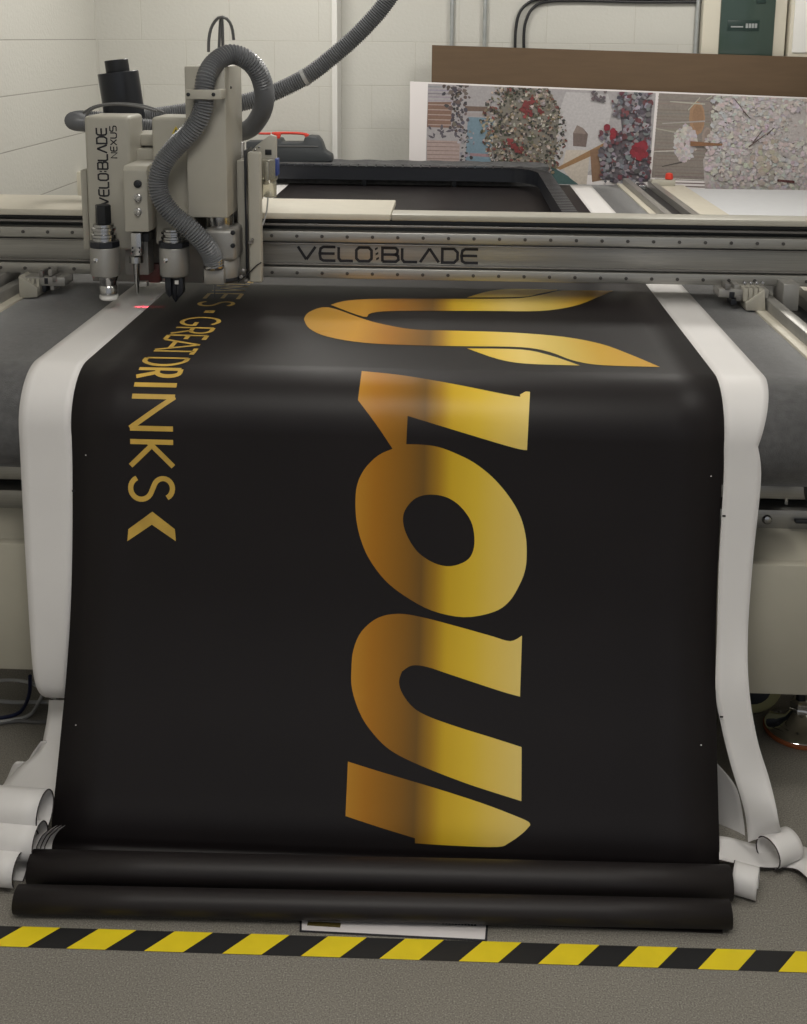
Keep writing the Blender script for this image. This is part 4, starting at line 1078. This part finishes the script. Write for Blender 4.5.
MB().box(x0, 2.19, 6.09, 6.101, 1.66, 1.98, .003).build('cabinet_door', M['whitepl'], wb2)

# ------------------------------------------------------------------ floor things
tape = thing('hazard_tape', 'black and yellow striped hazard tape stuck along the floor in front of the banner', 'tape', (-.1, 1.88, 0))
Pa, Pb = atz(0, 925, 0), atz(807, 952, 0); Pc, Pd = atz(0, 948, 0), atz(807, 973, 0)
dx = ((Pb - Pa) + (Pd - Pc)).normalized(); ny_ = Vector((-dx.y, dx.x, 0)); mid = (Pa + Pc) / 2
wd = .0515
st0 = atz(56, 925, 0); 
u0 = (atz(62.5, 937.5, 0) - mid).dot(dx)   # centre of a yellow edge line
ua = (atz(62, 926, 0) - mid).dot(dx); ub_ = (atz(28, 947, 0) - mid).dot(dx); sl = (ua - ub_)
# yellow stripes: right-top corners measured at two places
y1 = (atz(61.5, 926, 0) - mid).dot(dx); y9 = (atz(756.5, 951, 0) - mid).dot(dx)
per = (y9 - y1) / 9
mk = MB(); my = MB()
def tp(u, v, z): p = mid + dx * u + ny_ * v; return Vector((p.x, p.y, z))
mk.quads([[tp(-.6, -wd / 2, .0006), tp(-.6, wd / 2, .0006)], [tp(2.4, -wd / 2, .0006), tp(2.4, wd / 2, .0006)]])
mk.build('black_ground', M['tapek'], tape, smooth=False)
yw = (y1 - (atz(23.5, 925.3, 0) - mid).dot(dx))
for i in range(-5, 20):
    e = y1 + per * i
    my.quads([[tp(e - yw, wd / 2, .0011), tp(e, wd / 2, .0011)], [tp(e - yw - sl, -wd / 2, .0011), tp(e - sl, -wd / 2, .0011)]])
my.build('yellow_stripes', M['tapey'], tape, smooth=False)

pl = thing('floor_nameplate', 'thin white label plate with black edge lying half under the rolled banner', 'label plate', (-.1, 1.93, 0))
Z = .003
a_, b_, c_, d_ = atz(299, 919, Z), atz(488, 924, Z), atz(487, 940.5, Z), atz(299.5, 931, Z)
yb = 1.99
def plate(in_, z0, z1, name, m):
    P = [Vector((a_.x + in_, yb, z0)), Vector((b_.x - in_, yb - .01, z0)), Vector((c_.x - in_, c_.y + in_ * .9, z0)), Vector((d_.x + in_, d_.y + in_ * .9, z0))]
    return MB().prism(P, z1 - z0, (0, 0, 1), .0003).build(name, m, pl)
plate(0, .0004, .0018, 'black_border', M['ink']); plate(.004, .0018, .0026, 'white_face', M['plate'])
ic = [atz(307, 925.5, .0028), atz(340, 927.5, .0028), atz(341, 923, .0028), atz(308, 921.5, .0028)]
MB().prism(ic, .0003, (0, 0, 1)).build('gold_icon', M['gold_s'], pl)
mb = MB()
random.seed(3)
for i in range(26):
    x = 394 + 3.2 * i
    if i in (3, 9, 14): continue
    q = atz(x, 922.2 + (x - 394) * .055, .0028); mb.box(q.x, q.x + .0045, q.y + .002, q.y + .012, .0027, .0029, 0)
mb.build('black_lettering', M['ink'], pl)

# cables in the shade under the table, at the left
fl_c = [([(-20, 683, .05), (10, 680, .05), (34, 684, .06), (46, 694, .05), (60, 700, .05)], 'cablew', .0045, 'upper pale cable in the dark under the left of the table'),
        ([(-20, 698, .02), (10, 702, .01), (40, 702, .01), (64, 702, .01), (90, 700, .01)], 'cablew', .005, 'middle pale cable in the dark under the left of the table'),
        ([(48, 680, .08), (40, 700, .02), (28, 716, .008), (0, 722, .008), (-30, 724, .008)], 'cablew', .005, 'lower pale cable curving to the left under the table'),
        ([(-20, 727, .006), (15, 721, .006), (40, 722, .006), (60, 720, .006)], 'cable', .005, 'grey cable nearest the camera under the left of the table'),
        ([(30, 676, .1), (29, 695, .03), (20, 712, .012), (0, 718, .01), (-20, 718, .01)], 'cablen', .005, 'dark blue cable under the left of the table')]
for pts, m_, r_, lab in fl_c:
    tag(MB().tube([atz(*p) for p in pts], r_, 8).build('floor_cable', M[m_]), lab, 'cable', 'cables under the table')

# ------------------------------------------------------------------ lights
def area(name, loc, sx, sy, power, col=(1, .965, .9), rot=(0, 0, 0)):
    l = bpy.data.lights.new(name, 'AREA'); l.shape = 'RECTANGLE'; l.size = sx; l.size_y = sy; l.energy = power; l.color = col
    o = bpy.data.objects.new(name, l); COL.objects.link(o); o.location = loc; o.rotation_euler = rot; return o
lamps = [(-.75, 4.9, 24), (1.2, 4.9, 20), (-.2, 3.3, 6), (1.9, 2.2, 12), (-.2, .7, 22)]  # last one is an added light, brightening the front floor and the hanging banner
for i, (x, y, p) in enumerate(lamps):
    lt = thing('ceiling_light', ('square ceiling light over the back of the bed, left', 'square ceiling light over the back of the bed, right', 'square ceiling light above the gantry', 'square ceiling light by the right wall', 'added square light on the ceiling in front of the banner, brightening the floor there')[i], 'ceiling light', (x, y, CEIL), 'ceiling lights')
    h_ = .31 if y > 1 else .6
    MB().box(x - h_, x + h_, y - h_, y + h_, CEIL - .02, CEIL - .001, .003).build('light_frame', M['whitepl'], lt)
    MB().box(x - h_ + .03, x + h_ - .03, y - h_ + .03, y + h_ - .03, CEIL - .024, CEIL - .0195, .001).build('light_diffuser', M['lampd'], lt)
    area('ceiling_lamp', (x, y, CEIL - .03), 2 * h_ - .06, 2 * h_ - .06, p)
# red laser line on the belt beneath the cutting head
sp = bpy.data.lights.new('laser', 'AREA'); sp.shape = 'RECTANGLE'; sp.size = .075; sp.size_y = .004; sp.energy = .02; sp.color = (1, .02, .05); sp.spread = R(25)
so = bpy.data.objects.new('laser', sp); COL.objects.link(so)
lp = atz(150, 308, T); so.location = (lp.x, lp.y, T + .04)
w = bpy.data.worlds.new('world'); S.world = w; w.use_nodes = True
w.node_tree.nodes['Background'].inputs[0].default_value = (.92, .95, 1, 1); w.node_tree.nodes['Background'].inputs[1].default_value = .35
S.view_settings.view_transform = 'Standard'; S.view_settings.look = 'None'; S.view_settings.gamma = 1; S.view_settings.use_curve_mapping = False
S.view_settings.exposure = 0
